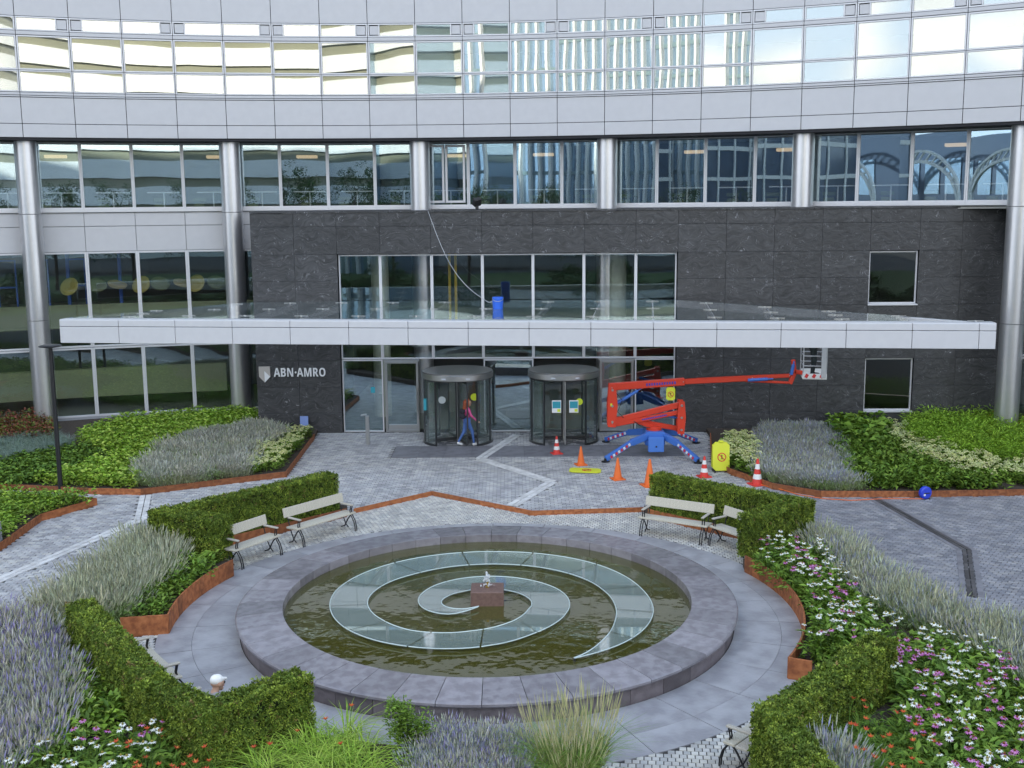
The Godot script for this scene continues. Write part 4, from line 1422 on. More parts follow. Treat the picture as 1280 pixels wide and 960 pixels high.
	scatter("lavender_patch", "stems", "long drift of grey lavender along the right edge of the garden", PLOT.lavRight, 0.135, ls + lb + lg, M.leaf, S, 0.9, 1.4, 0.2, 0.3)
	scatter("lavender_patch", "stems", "low lavender in front of the fountain wall", PLOT.lavF, 0.1, lp + lb + lg, M.leaf, S, 0.7, 0.95)
	scatter("grey_grass_patch", "stems", "pale grey feathery plants in front of the right front hedge", PLOT.greyRF, 0.16, ar + lb, M.leaf, S, 1.2, 1.7)
	scatter("coneflower_foliage", "leaves", "green leaves under the coneflowers beside the curved steel", PLOT.coneA, 0.17, mm, M.leaf, S, 0.9, 1.35)
	scatter("coneflower_foliage", "leaves", "green leaves under the coneflowers at the lower right", PLOT.coneB, 0.19, mm, M.leaf, S, 0.9, 1.4)
	scatter("coneflower_foliage", "leaves", "green leaves under the coneflowers at the lower left", PLOT.coneL, 0.19, mm + dm, M.leaf, S, 0.8, 1.2)
	scatter("lily_foliage", "leaves", "green leaves under the orange lilies at the lower right", PLOT.lilyRF, 0.2, mm + dm, M.leaf, S, 0.6, 0.9)
	# grasses and flowers
	var gb := []
	var ob := []
	var fl := [lily(301), lily(302)]
	for i in 2:
		gb.append(blades(310 + i, 46, 0.62, 0.022, 0.5, lime + [g3(0.24, 0.34, 0.06)], 0.9))
		ob.append(blades(320 + i, 34, 0.55, 0.02, 0.5, mid + [g3(0.12, 0.22, 0.04)], 0.8))
	lilies("daylily with arching bright green leaves in front of the fountain", PLOT.limegrass, 0.34, gb, fl, 1, "daylilies before the fountain")
	lilies("orange flowered daylily in front of the front left hedge", PLOT.lilyL, 0.4, ob, fl, 2, "daylilies before the left hedge")
	lilies("orange flowered daylily in front of the front right hedge", PLOT.lilyRF, 0.4, ob, fl, 2, "daylilies before the right hedge")
	lilies("orange daylily at the foot of the right column", PLOT.lilyR, 0.55, ob, fl, 4, "daylilies at the right column")
	var cf := [flower_mesh(401, [g3(0.75, 0.76, 0.68)], g3(0.2, 0.17, 0.03)), flower_mesh(402, [g3(0.7, 0.72, 0.62), g3(0.78, 0.78, 0.74)], g3(0.25, 0.2, 0.04)), flower_mesh(403, [g3(0.5, 0.16, 0.4), g3(0.58, 0.24, 0.48)], g3(0.16, 0.05, 0.02)), flower_mesh(404, [g3(0.6, 0.3, 0.52), g3(0.45, 0.13, 0.36)], g3(0.2, 0.07, 0.02))]
	var cl := []
	for i in 3:
		cl.append(clump(420 + i, 34, 0.24, 0.5, 0.15, 0.05, mid + deep, 0.5))
	cones(["white coneflower in the drift beside the curved rusty steel", "pink coneflower in the drift beside the curved rusty steel"], PLOT.coneA, 0.38, 0.68, cf, cl, "coneflowers beside the curved steel")
	cones(["white coneflower in the mass at the lower right corner", "pink coneflower in the mass at the lower right corner"], PLOT.coneB, 0.42, 0.52, cf, cl, "coneflowers at the lower right")
	cones(["white coneflower at the lower left before the hedge", "pink coneflower at the lower left before the hedge"], PLOT.coneL, 0.58, 0.6, cf, cl, "coneflowers at the lower left")
	# the tall feathery grass in front of the fountain
	var tg := []
	for q in [[0.55, -14.9, 1.0], [1.05, -15.0, 1.05], [0.8, -14.5, 0.95]]:
		var t := thing("feather_grass", "tall tan feathery grass clump in front of the fountain", "grass", Vector3(q[0], 0.2, q[1]), rng.randf() * TAU, "feather grass clumps")
		t.scale = Vector3.ONE * q[2]
		obj("blades", blades(int(q[0] * 100), 230, 0.98, 0.012, 0.42, [g3(0.18, 0.32, 0.05), g3(0.24, 0.38, 0.07), g3(0.12, 0.24, 0.04)], 0.55), M.leaf, t)
		obj("plumes", spikes(int(q[0] * 100) + 7, 170, 1.2, 0.4, [g3(0.4, 0.4, 0.17), g3(0.3, 0.36, 0.12)], [g3(0.52, 0.48, 0.28), g3(0.45, 0.42, 0.22), g3(0.38, 0.4, 0.18)], 0.26, 0.007), M.leaf, t)
	var us := thing("upright_shrub", "small upright leafy green shrub left of the low lavender", "shrub", Vector3(-1.7, 0.2, -15.75))
	var xf := []
	var cc := PackedColorArray()
	for i in 90:
		var a := rng.randf() * TAU
		var r := rng.randf() * 0.22
		xf.append(Transform3D(Basis(Vector3.UP, rng.randf() * TAU).scaled(Vector3.ONE * 0.5), Vector3(cos(a) * r + (0.25 if i % 3 == 0 else 0.0), rng.randf() * (0.75 if i % 3 else 0.5), sin(a) * r)))
		cc.append(Color(1, 1, 1) * rng.randf_range(0.8, 1.3))
	many("foliage", mm[0], M.leaf, xf, cc, us).set_meta("kind", "stuff")
	hedge("dark green clipped hedge behind the two left rear benches", [-4.95, -29.75, -8.4, -26.05, -6.75, -25.25], 0.2, 1.2, 0.55, 11)
	hedge("dark green clipped hedge behind the two right rear benches", [3.85, -29.35, 7.0, -26.45, 5.45, -25.1], 0.2, 1.2, 0.55, 12)
	hedge("clipped hedge at the lower left wrapping the seated man's bench", [-8.1, -19.85, -5.5, -16.2, -4.5, -15.3, -3.3, -16.55], 0.2, 1.2, 0.5, 13)
	hedge("clipped hedge at the lower right before the coneflowers", [6.2, -17.8, 3.75, -15.05, 3.95, -12.6], 0.2, 1.2, 0.5, 14)

# ---------------------------------------------------------------- benches, cones, signs, lift
func bench(label: String, at: Vector3, turn: float, L: float) -> void:
	var t := thing("park_bench", label, "bench", at, turn, "benches round the fountain")
	for k in 2:
		obj("seat_plank", boxed(Vector3(L, 0.045, 0.2), 0.008), M["wood%d" % k], t, Vector3(0, 0.45 - 0.01 * k, 0.1 - 0.21 * k))
	var bk := obj("back_plank", boxed(Vector3(L, 0.24, 0.035), 0.008), M.wood0, t, Vector3(0, 0.79, -0.3))
	bk.rotation.x = -0.22
	for sx in [-1, 1]:
		var x: float = sx * (L / 2 - 0.12)
		obj("armrest", boxed(Vector3(0.075, 0.035, 0.46), 0.008), M.wood1, t, Vector3(x, 0.67, -0.02))
		var s := Sh.new()
		for dx in [-0.028, 0.028]:
			s.tube([Vector3(x + dx, 0.65, 0.16), Vector3(x + dx, 0.52, 0.13), Vector3(x + dx, 0.4, 0.16), Vector3(x + dx, 0.26, 0.26), Vector3(x + dx, 0.12, 0.3), Vector3(x + dx, 0.0, 0.31)], [0.014], 6)
		s.tube([Vector3(x, 0.42, 0.14), Vector3(x, 0.3, 0.03), Vector3(x, 0.16, -0.06), Vector3(x, 0.07, -0.12), Vector3(x, 0.02, -0.26)], [0.017], 6)
		s.tube([Vector3(x, 0.9, -0.34), Vector3(x, 0.66, -0.28), Vector3(x, 0.46, -0.22), Vector3(x, 0.3, -0.16), Vector3(x, 0.14, -0.08), Vector3(x, 0.05, 0.02)], [0.014], 6)
		s.beam(Vector3(x, 0.42, -0.22), Vector3(x, 0.42, 0.2), 0.025, 0.02)
		s.beam(Vector3(x, 0.645, -0.26), Vector3(x, 0.645, 0.18), 0.02, 0.012)
		obj("iron_leg", s, M.iron, t)

func cone(label: String, at: Vector3, h: float, striped: bool, group: String) -> void:
	var t := thing("traffic_cone", label, "cone", at, 0.3, group)
	var r0 := h * 0.2
	var r1 := h * 0.04
	obj("base", boxed(Vector3(h * 0.58, 0.04, h * 0.58), 0.012, Vector3(0, 0.02, 0)), M.conered if striped else M.coneorange, t)
	var n := 5 if striped else 1
	for i in n:
		var f0 := float(i) / n
		var f1 := float(i + 1) / n
		var s := Sh.new()
		var y0 := 0.04 + (h - 0.04) * f0
		var y1 := 0.04 + (h - 0.04) * f1
		var prof := [Vector2(lerpf(r0, r1, f1), y1), Vector2(lerpf(r0, r1, f0), y0)]
		if i == n - 1:
			prof.push_front(Vector2(0, y1))
		if i == 0:
			prof.append(Vector2(r0 * 1.15, 0.042))
		s.lathe(prof, 24)
		obj("body" if not striped else "band", s, (M.conered if i % 2 == 0 else M.conewhite) if striped else M.coneorange, t)

func prohibition(t: Node3D, at: Vector3, r: float, tilt: float) -> void:
	var s := Sh.new()
	s.lathe([Vector2(r * 0.8, 0.004), Vector2(r, 0.004), Vector2(r, 0.0), Vector2(r * 0.8, 0.0), Vector2(r * 0.8, 0.004)], 28)
	s.beam(Vector3(-r * 0.6, 0.002, -r * 0.6), Vector3(r * 0.6, 0.002, r * 0.6), r * 0.18, 0.006)
	var o := obj("prohibition_mark", s, M.signred, t, at)
	o.rotation.x = tilt
	s = Sh.new()
	s.ball(Vector3(0, 0.002, -r * 0.42), Vector3(r * 0.14, 0.003, r * 0.14), 8, 4)
	s.beam(Vector3(0, 0.002, -r * 0.28), Vector3(0.0, 0.002, r * 0.12), r * 0.26, 0.003)
	s.beam(Vector3(-r * 0.02, 0.002, r * 0.1), Vector3(-r * 0.22, 0.002, r * 0.52), r * 0.12, 0.003)
	s.beam(Vector3(r * 0.02, 0.002, r * 0.1), Vector3(r * 0.24, 0.002, r * 0.48), r * 0.12, 0.003)
	o = obj("walker_mark", s, M.black, t, at)
	o.rotation.x = tilt

func sign_panel(w: float, h: float) -> Sh:
	var s := Sh.new()
	var c := 0.09 * w / 0.5
	var p := PackedVector2Array([Vector2(-w / 2 + c, -h / 2), Vector2(w / 2 - c, -h / 2), Vector2(w / 2, -h / 2 + c), Vector2(w / 2, h / 2 - c), Vector2(w / 2 - c, h / 2), Vector2(-w / 2 + c, h / 2), Vector2(-w / 2, h / 2 - c), Vector2(-w / 2, -h / 2 + c)])
	s.prism(p, -0.012, 0.012)
	return s

func build_props() -> void:
	bench("pale wooden bench half hidden by the left rear hedge end", Vector3(-6.25, 0.02, -25.79), 0.988, 1.5)
	bench("pale wooden bench in full view before the left rear hedge", Vector3(-4.9, 0.02, -27.66), 0.892, 2.0)
	bench("pale wooden bench in full view before the right rear hedge", Vector3(4.1, 0.02, -27.33), -0.524, 1.85)
	bench("pale wooden bench half hidden by the right rear hedge end", Vector3(5.42, 0.02, -26.3), -0.99, 1.4)
	bench("empty pale bench behind the front left hedge", Vector3(-6.35, 0.02, -18.6), 2.214, 1.7)
	bench("pale bench with the seated man behind the front left hedge", Vector3(-4.77, 0.02, -16.61), 2.498, 1.4)
	bench("pale bench nearest the curved rusty steel behind the front right hedge", Vector3(5.2, 0.02, -17.5), -2.307, 1.6)
	bench("pale bench seen end on left of the front right hedge", Vector3(3.78, 0.02, -16.0), -2.307, 1.6)
	cone("small red and white striped cone before the right revolving door", Vector3(1.5, 0.02, -37.06), 0.62, true, "striped cones")
	cone("striped red and white cone left of the standing yellow sign", Vector3(5.93, 0.02, -33.64), 0.66, true, "striped cones")
	cone("striped red and white cone with cable on the right rusty kerb", Vector3(7.35, 0.02, -32.62), 0.8, true, "striped cones")
	cone("orange cone beside the fallen yellow sign", Vector3(2.22, 0.02, -35.39), 0.62, false, "orange cones")
	cone("orange cone in front of the blue lift leg", Vector3(3.23, 0.02, -33.43), 0.68, false, "orange cones")
	cone("tall orange cone at the end of the right rear hedge", Vector3(4.11, 0.02, -32.61), 0.82, false, "orange cones")
	# standing sign
	var t := thing("warning_sign", "standing yellow sign with a red no entry for walkers mark", "sign", Vector3(6.56, 0.02, -34.35), 0.06)
	for sd in [1, -1]:
		var o := obj("sign_panel", sign_panel(0.54, 0.9), M.signyellow, t, Vector3(0, 0.5, 0.07 * sd))
		o.rotation.x = PI / 2 - 0.1 * sd
	obj("top_grip", boxed(Vector3(0.16, 0.07, 0.1), 0.02), M.signyellow, t, Vector3(0, 0.97, 0.02))
	for x in [-0.2, 0.2]:
		obj("foot", boxed(Vector3(0.07, 0.06, 0.36), 0.01), M.black, t, Vector3(x, 0.03, 0))
	prohibition(t, Vector3(0.02, 0.48, 0.087), 0.14, PI / 2 - 0.1)
	# fallen sign
	t = thing("warning_sign", "yellow warning sign lying flat on the paving between the cones", "sign", Vector3(2.3, 0.02, -34.5), 1.45)
	obj("sign_panel", sign_panel(0.56, 1.0), M.signyellow, t, Vector3(0, 0.035, 0)).rotation.x = 0.02
	prohibition(t, Vector3(0, 0.049, 0.05), 0.15, 0.02)
	# cable reel and cable
	t = thing("cable_reel", "round blue cable reel standing against the right rusty kerb", "cable reel", Vector3(11.75, 0.2, -30.85), 0.25)
	var s := Sh.new()
	s.lathe([Vector2(0, 0.07), Vector2(0.15, 0.065), Vector2(0.185, 0.04), Vector2(0.185, -0.04), Vector2(0.15, -0.065), Vector2(0, -0.07)], 28)
	obj("drum", s, M.reelblue, t).rotation.x = PI / 2
	obj("slot", boxed(Vector3(0.2, 0.025, 0.02), 0.004), M.black, t, Vector3(0.02, 0, 0.07))
	obj("socket", boxed(Vector3(0.06, 0.06, 0.02), 0.008), M.paper, t, Vector3(-0.06, -0.05, 0.068))
	obj("foot", boxed(Vector3(0.28, 0.03, 0.14), 0.008), M.black, t, Vector3(0, -0.185, 0))
	s = Sh.new()
	s.tube([Vector3(11.7, 0.035, -30.8), Vector3(10.6, 0.035, -30.85), Vector3(9.6, 0.035, -30.7), Vector3(8.9, 0.035, -30.9), Vector3(8.3, 0.035, -31.35), Vector3(7.9, 0.06, -31.9), Vector3(7.5, 0.05, -32.4), Vector3(7.35, 0.1, -32.6)], [0.012], 6)
	solo("power_cable", s, M.coneorange, "thin orange cable running along the right rusty kerb", "cable")
	# lamp post
	t = thing("lamp_post", "slim black lamp post with a flat round head at the left", "street lamp", Vector3(-13.53, 0.0, -32.45))
	s = Sh.new()
	s.tube([Vector3(0, 0, 0), Vector3(0, 0.5, 0), Vector3(0, 4.36, 0)], [0.075, 0.07, 0.055], 16)
	obj("pole", s, M.blackpaint, t)
	s = Sh.new()
	s.lathe([Vector2(0, 4.47), Vector2(0.26, 4.46), Vector2(0.33, 4.43), Vector2(0.32, 4.41), Vector2(0.1, 4.37), Vector2(0, 4.36)], 32)
	obj("lamp_head", s, M.blackpaint, t)
	# bollard, kerb post, floodlight in the bed
	t = thing("bollard", "brushed steel bollard with a slanted top left of the doors", "bollard", Vector3(-5.15, 0.0, -38.87))
	obj("post", boxed(Vector3(0.13, 1.05, 0.13), 0.012, Vector3(0, 0.525, 0)), M.steel, t)
	obj("cap", boxed(Vector3(0.2, 0.05, 0.17), 0.012, Vector3(0.01, 1.09, 0)), M.steel, t).rotation.z = 0.12
	t = thing("marker_post", "short grey post at the left edge of the picture", "post", Vector3(-12.95, 0.0, -27.05))
	obj("post", boxed(Vector3(0.16, 0.62, 0.16), 0.012, Vector3(0, 0.31, 0)), M.greystone, t)
	obj("cap", boxed(Vector3(0.17, 0.03, 0.17), 0.008, Vector3(0, 0.636, 0)), M.steel, t)
	t = thing("info_board", "small blue tilted board at the foot of the stone wall", "sign", Vector3(-7.75, 0.16, -40.75), 0.1)
	var bd := obj("board", boxed(Vector3(0.3, 0.36, 0.03), 0.006), M.boardblue, t, Vector3(0, 0.36, 0))
	bd.rotation.x = -0.2
	obj("stake", boxed(Vector3(0.04, 0.3, 0.03), 0.004), M.black, t, Vector3(0, 0.12, -0.02))
	# on the roofs
	t = thing("floodlight", "small black floodlight on top of the stone block", "lamp", wall_point(8.28, 8.235, -0.2), 0.4)
	obj("housing", boxed(Vector3(0.3, 0.3, 0.2), 0.03), M.black, t, Vector3(0, 0.28, 0)).rotation = Vector3(0.5, 0.3, 0.25)
	obj("bracket", boxed(Vector3(0.1, 0.18, 0.1), 0.01), M.black, t, Vector3(0, 0.09, 0))
	t = thing("bucket", "blue plastic bucket standing on the canopy glass", "bucket", Vector3(-0.45, 4.962, -37.2))
	s = Sh.new()
	s.lathe([Vector2(0.16, 0.38), Vector2(0.185, 0.4), Vector2(0.19, 0.37), Vector2(0.165, 0.0), Vector2(0, 0.0)], 24)
	s.lathe([Vector2(0.15, 0.02), Vector2(0.17, 0.39)], 24)
	obj("pail", s, M.bucketblue, t)
	s = Sh.new()
	var hp := []
	for i in 11:
		var a := PI * i / 10.0
		hp.append(Vector3(cos(a) * 0.185, 0.37 - 0.1 * sin(a), 0.02 + 0.19 * sin(a)))
	s.tube(hp, [0.008], 6, false)
	obj("handle", s, M.steel, t)
	s = Sh.new()
	var top := wall_point(6.5, 8.25, 0.0)
	var cp := []
	for i in 15:
		var f := i / 14.0
		var q := top.lerp(Vector3(-0.75, 5.15, -37.5), f)
		q.y -= 0.55 * sin(PI * f)
		q.x -= 0.12 * sin(PI * f)
		cp.append(q)
	cp.push_front(top + Vector3(-0.5, -0.02, -0.6))
	cp.append(Vector3(-0.55, 5.28, -37.25))
	s.tube(cp, [0.009], 6)
	solo("hose", s, M.basketgrey, "thin white hose hanging from the stone block to the bucket", "hose")
	build_lift()

func build_lift() -> void:
	var t := thing("spider_lift", "red boom lift on four blue striped legs by the entrance", "boom lift", Vector3(4.83, 0.02, -36.9))
	var b := obj("chassis", boxed(Vector3(0.66, 0.46, 0.9), 0.03, Vector3(-0.06, 0.62, 0.0)), M.liftblue, t)
	obj("control_box", boxed(Vector3(0.52, 0.5, 0.22), 0.02, Vector3(-0.05, 0.46, 0.55)), M.liftblue2, t)
	obj("lock", boxed(Vector3(0.05, 0.05, 0.02), 0.005, Vector3(-0.05, 0.4, 0.67)), M.black, t)
	var feet := [Vector3(-1.77, 0.06, 1.1), Vector3(1.22, 0.06, 1.4), Vector3(-1.5, 0.06, -2.0), Vector3(1.67, 0.06, -1.7)]
	var hips := [Vector3(-0.25, 0.72, 0.35), Vector3(0.2, 0.72, 0.35), Vector3(-0.25, 0.72, -0.35), Vector3(0.2, 0.72, -0.35)]
	for i in 4:
		var f: Vector3 = feet[i]
		var h: Vector3 = hips[i]
		var knee := h.lerp(f, 0.42) + Vector3(0, 0.1, 0)
		var s := Sh.new()
		s.beam(h, knee, 0.16, 0.22, 0.02)
		s.beam(knee - (f - knee).normalized() * 0.05, f + Vector3(0, 0.04, 0), 0.14, 0.16, 0.015)
		var lg := obj("outrigger_leg", s, M.liftblue, t)
		var dd := (f - knee)
		var side := Vector3.UP.cross(dd.normalized()).normalized()
		if side.z < 0: side = -side
		for k in 8:
			var q := Sh.new()
			var p0 := knee + dd * (0.08 + 0.1 * k) + Vector3(0, 0.01, 0)
			q.beam(p0 + side * 0.073, p0 + dd * 0.07 + side * 0.073, 0.006, 0.09)
			obj("warning_stripe", q, M.signred if k % 2 else M.conewhite, lg)
		q_foot(lg, f)
	# slew ring and folded booms
	var s := Sh.new()
	s.lathe(rev([Vector2(0.26, 0.82), Vector2(0.26, 0.92), Vector2(0.18, 0.98), Vector2(0, 0.98)]), 24, Vector3(-0.05, 0, 0))
	obj("slew_ring", s, M.liftred, t)
	var arms := [["lower_boom", Vector3(-1.5, 1.16, 0.1), Vector3(0.82, 1.72, 0.1), 0.13, 0.2], ["lower_boom", Vector3(-1.45, 1.04, 0.1), Vector3(0.75, 1.45, 0.1), 0.12, 0.15], ["lower_boom", Vector3(-0.75, 1.16, -0.06), Vector3(0.8, 0.86, -0.06), 0.12, 0.17], ["lower_boom", Vector3(-0.1, 0.95, 0.0), Vector3(-0.8, 1.22, 0.0), 0.16, 0.16],
		["main_boom", Vector3(-1.56, 2.33, 0.05), Vector3(0.95, 2.49, 0.05), 0.17, 0.25], ["telescope", Vector3(0.9, 2.49, 0.05), Vector3(3.3, 2.59, 0.05), 0.13, 0.19], ["jib", Vector3(3.2, 2.62, 0.05), Vector3(4.5, 2.66, 0.05), 0.11, 0.13], ["jib", Vector3(2.95, 2.5, 0.05), Vector3(4.45, 2.42, 0.05), 0.08, 0.08]]
	for a in arms:
		s = Sh.new()
		s.beam(a[1], a[2], a[3], a[4], 0.02)
		obj(a[0], s, M.liftred, t)
	for q in [[-1.5, 1.0, 2.42, 0.26, "knuckle"], [0.82, 0.75, 1.84, 0.22, "knuckle"]]:
		var kn := Node3D.new()
		put(kn, q[4], t)
		for z in [-0.1, 0.24]:
			s = Sh.new()
			var p := PackedVector2Array([Vector2(q[0] - q[3] / 2, q[1]), Vector2(q[0] + q[3] / 2, q[1] - 0.02), Vector2(q[0] + q[3] * 0.75, (q[1] + q[2]) / 2), Vector2(q[0] + q[3] / 2, q[2]), Vector2(q[0] - q[3] / 3, q[2] + 0.03), Vector2(q[0] - q[3] * 0.55, (q[1] + q[2]) / 2)])
			s.prism(p, -0.02, 0.02)
			var o := obj("side_plate", s, M.liftred, kn, Vector3(0, 0, z))
			o.rotation.x = -PI / 2
			o.scale = Vector3(1, 1, 1)
		s = Sh.new()
		for y in [0.12, 0.5, 0.88]:
			var c := Vector3(q[0] + 0.02, lerpf(q[1], q[2], y), 0)
			s.tube([c + Vector3(0, 0, -0.15), c + Vector3(0, 0, 0.29)], [0.04], 10)
		obj("pivot_pin", s, M.steel, kn)
	for q in [[Vector3(-1.3, 1.78, 0.07), Vector3(-0.62, 2.2, 0.07)], [Vector3(0.1, 1.42, 0.0), Vector3(0.66, 1.26, 0.0)], [Vector3(3.05, 2.53, 0.14), Vector3(3.7, 2.56, 0.14)], [Vector3(4.5, 2.7, 0.12), Vector3(4.56, 3.05, 0.12)]]:
		s = Sh.new()
		s.tube([q[0], q[1]], [0.055], 10)
		s.tube([q[1], q[1] + (q[1] - q[0]) * 0.3], [0.025], 8)
		obj("hydraulic_cylinder", s, M.liftblue, t)
	for q in [[Vector3(-1.4, 2.2, 0.16), Vector3(-1.15, 1.9, 0.2), Vector3(-1.3, 1.5, 0.2), Vector3(-1.1, 1.3, 0.19)], [Vector3(0.75, 1.62, 0.2), Vector3(1.02, 1.45, 0.22), Vector3(1.0, 1.1, 0.22), Vector3(0.75, 0.92, 0.2)], [Vector3(0.9, 2.6, 0.1), Vector3(2.0, 2.68, 0.12), Vector3(3.2, 2.72, 0.12), Vector3(4.4, 2.76, 0.1), Vector3(4.6, 2.95, 0.1)], [Vector3(-0.2, 0.95, 0.2), Vector3(-0.5, 1.0, 0.3), Vector3(-0.75, 1.18, 0.18)]]:
		s = Sh.new()
		s.tube(q, [0.014], 6)
		obj("hydraulic_hose", s, M.black, t)
	for i in 9:
		obj("bolt", boxed(Vector3(0.035, 0.035, 0.02), 0.006), M.steel, t, [Vector3(-1.5, 2.33, 0.27), Vector3(-1.48, 1.12, 0.27), Vector3(0.82, 1.7, 0.27), Vector3(0.82, 0.88, 0.27), Vector3(0.9, 2.49, 0.14), Vector3(3.2, 2.6, 0.13), Vector3(4.45, 2.66, 0.12), Vector3(4.45, 2.42, 0.1), Vector3(-0.75, 1.2, 0.02)][i])
	# lettering strip on the boom
	for i in 12:
		obj("boom_print", boxed(Vector3(0.055, 0.09, 0.004)), M.printblue, t, Vector3(-0.32 + i * 0.085, 2.385 + i * 0.0054 + 0.02, 0.138))
	for i in 14:
		obj("boom_print", boxed(Vector3(0.05, 0.05, 0.004)), M.printblue, t, Vector3(-0.45 + i * 0.06, 1.225 + i * 0.0112, 0.163))
	obj("side_lamp", boxed(Vector3(0.06, 0.1, 0.02), 0.005), M.signyellow, t, Vector3(-1.52, 1.75, 0.27))
	var hg := obj("hanging_sign", sign_panel(0.3, 0.44), M.signyellow, t, Vector3(0.47, 2.1, 0.18))
	hg.rotation.x = PI / 2
	prohibition(t, Vector3(0.47, 2.08, 0.194), 0.1, PI / 2)
	# head and basket
	s = Sh.new()
	s.beam(Vector3(4.47, 2.38, 0.05), Vector3(4.62, 2.75, 0.05), 0.13, 0.15, 0.02)
	s.beam(Vector3(4.62, 2.72, 0.05), Vector3(4.56, 3.2, 0.05), 0.12, 0.14, 0.02)
	s.beam(Vector3(4.6, 2.8, 0.05), Vector3(4.9, 2.75, 0.05), 0.12, 0.14, 0.02)
	obj("boom_head", s, M.liftred, t)
	var bk := Node3D.new()
	put(bk, "basket", t)
	bk.position = Vector3(5.26, 2.6, 0.0)
	bk.rotation.y = -0.18
	obj("basket_floor", boxed(Vector3(0.78, 0.05, 1.2), 0.01, Vector3(0, 0.03, 0)), M.conewhite, bk)
	for z in [-0.6, 0.6]:
		var o := obj("toe_board", boxed(Vector3(0.78, 0.16, 0.02), 0.004, Vector3(0, 0.12, z)), M.conewhite, bk)
		for k in 3:
			var st := boxed(Vector3(0.1, 0.13, 0.006), 0, Vector3.ZERO)
			var oo := obj("toe_stripe", st, M.signred, bk, Vector3(-0.26 + k * 0.24, 0.12, z + 0.013 * signf(z)))
			oo.rotation.z = -0.5
	s = Sh.new()
	for x in [-0.37, 0.37]:
		for z in [-0.58, 0.58]:
			s.tube([Vector3(x, 0.05, z), Vector3(x, 1.1, z)], [0.02], 8)
	for y in [0.45, 0.78, 1.1]:
		s.tube([Vector3(-0.37, y, 0.58), Vector3(0.37, y, 0.58), Vector3(0.37, y, -0.58), Vector3(-0.37, y, -0.58), Vector3(-0.37, y, 0.58)], [0.016], 8)
	obj("guard_rail", s, M.basketgrey, bk)
	obj("post_panel", boxed(Vector3(0.16, 1.0, 0.03), 0.008, Vector3(0.28, 0.56, 0.61)), M.basketgrey, bk)

func q_foot(lg: Node3D, f: Vector3) -> void:
	var s := Sh.new()
	s.lathe(rev([Vector2(0.14, 0.0), Vector2(0.14, 0.03), Vector2(0.05, 0.05), Vector2(0.05, 0.12), Vector2(0, 0.12)]), 16)
	obj("foot_pad", s, M.black, lg, Vector3(f.x, 0.0, f.z))

func prop_materials() -> void:
	var grain := noise_tex(0.03, 0, 4, [Color(0.78, 0.76, 0.72), Color(1, 1, 1)], [0.2, 0.8], 512, 0.0, 81)
	for i in 2:
		var m := mat("wood%d" % i, lin(0.62 - 0.06 * i, 0.59 - 0.06 * i, 0.5 - 0.03 * i), 0.75, 0.0, grain, 1.0, null, 0.5, true)
		m.uv1_scale = Vector3(1.2, 9, 9)
	mat("iron", lin(0.02, 0.02, 0.022), 0.45, 0.3)
	mat("black", lin(0.015, 0.015, 0.016), 0.5)
	mat("blackpaint", lin(0.016, 0.016, 0.018), 0.4)
	mat("conered", lin(0.6, 0.04, 0.03), 0.55)
	mat("coneorange", lin(0.72, 0.14, 0.02), 0.55)
	mat("conewhite", lin(0.72, 0.72, 0.7), 0.55)
	mat("signyellow", lin(0.66, 0.7, 0.04), 0.5)
	mat("signred", lin(0.6, 0.03, 0.03), 0.5)
	mat("reelblue", lin(0.02, 0.05, 0.5), 0.4)
	mat("bucketblue", lin(0.02, 0.12, 0.62), 0.4)
	mat("boardblue", lin(0.12, 0.2, 0.45), 0.3)
	mat("liftblue", lin(0.05, 0.16, 0.52), 0.4)
	mat("liftblue2", lin(0.07, 0.2, 0.6), 0.4)
	mat("liftred", lin(0.66, 0.05, 0.02), 0.36)
	mat("printblue", lin(0.06, 0.05, 0.35), 0.5)
	mat("basketgrey", lin(0.5, 0.51, 0.52), 0.45, 0.2)
	for q in [["skin", 0.5], ["cloth", 0.85], ["hair", 0.6]]:
		mat(q[0], Color(1, 1, 1), q[1]).vertex_color_use_as_albedo = true

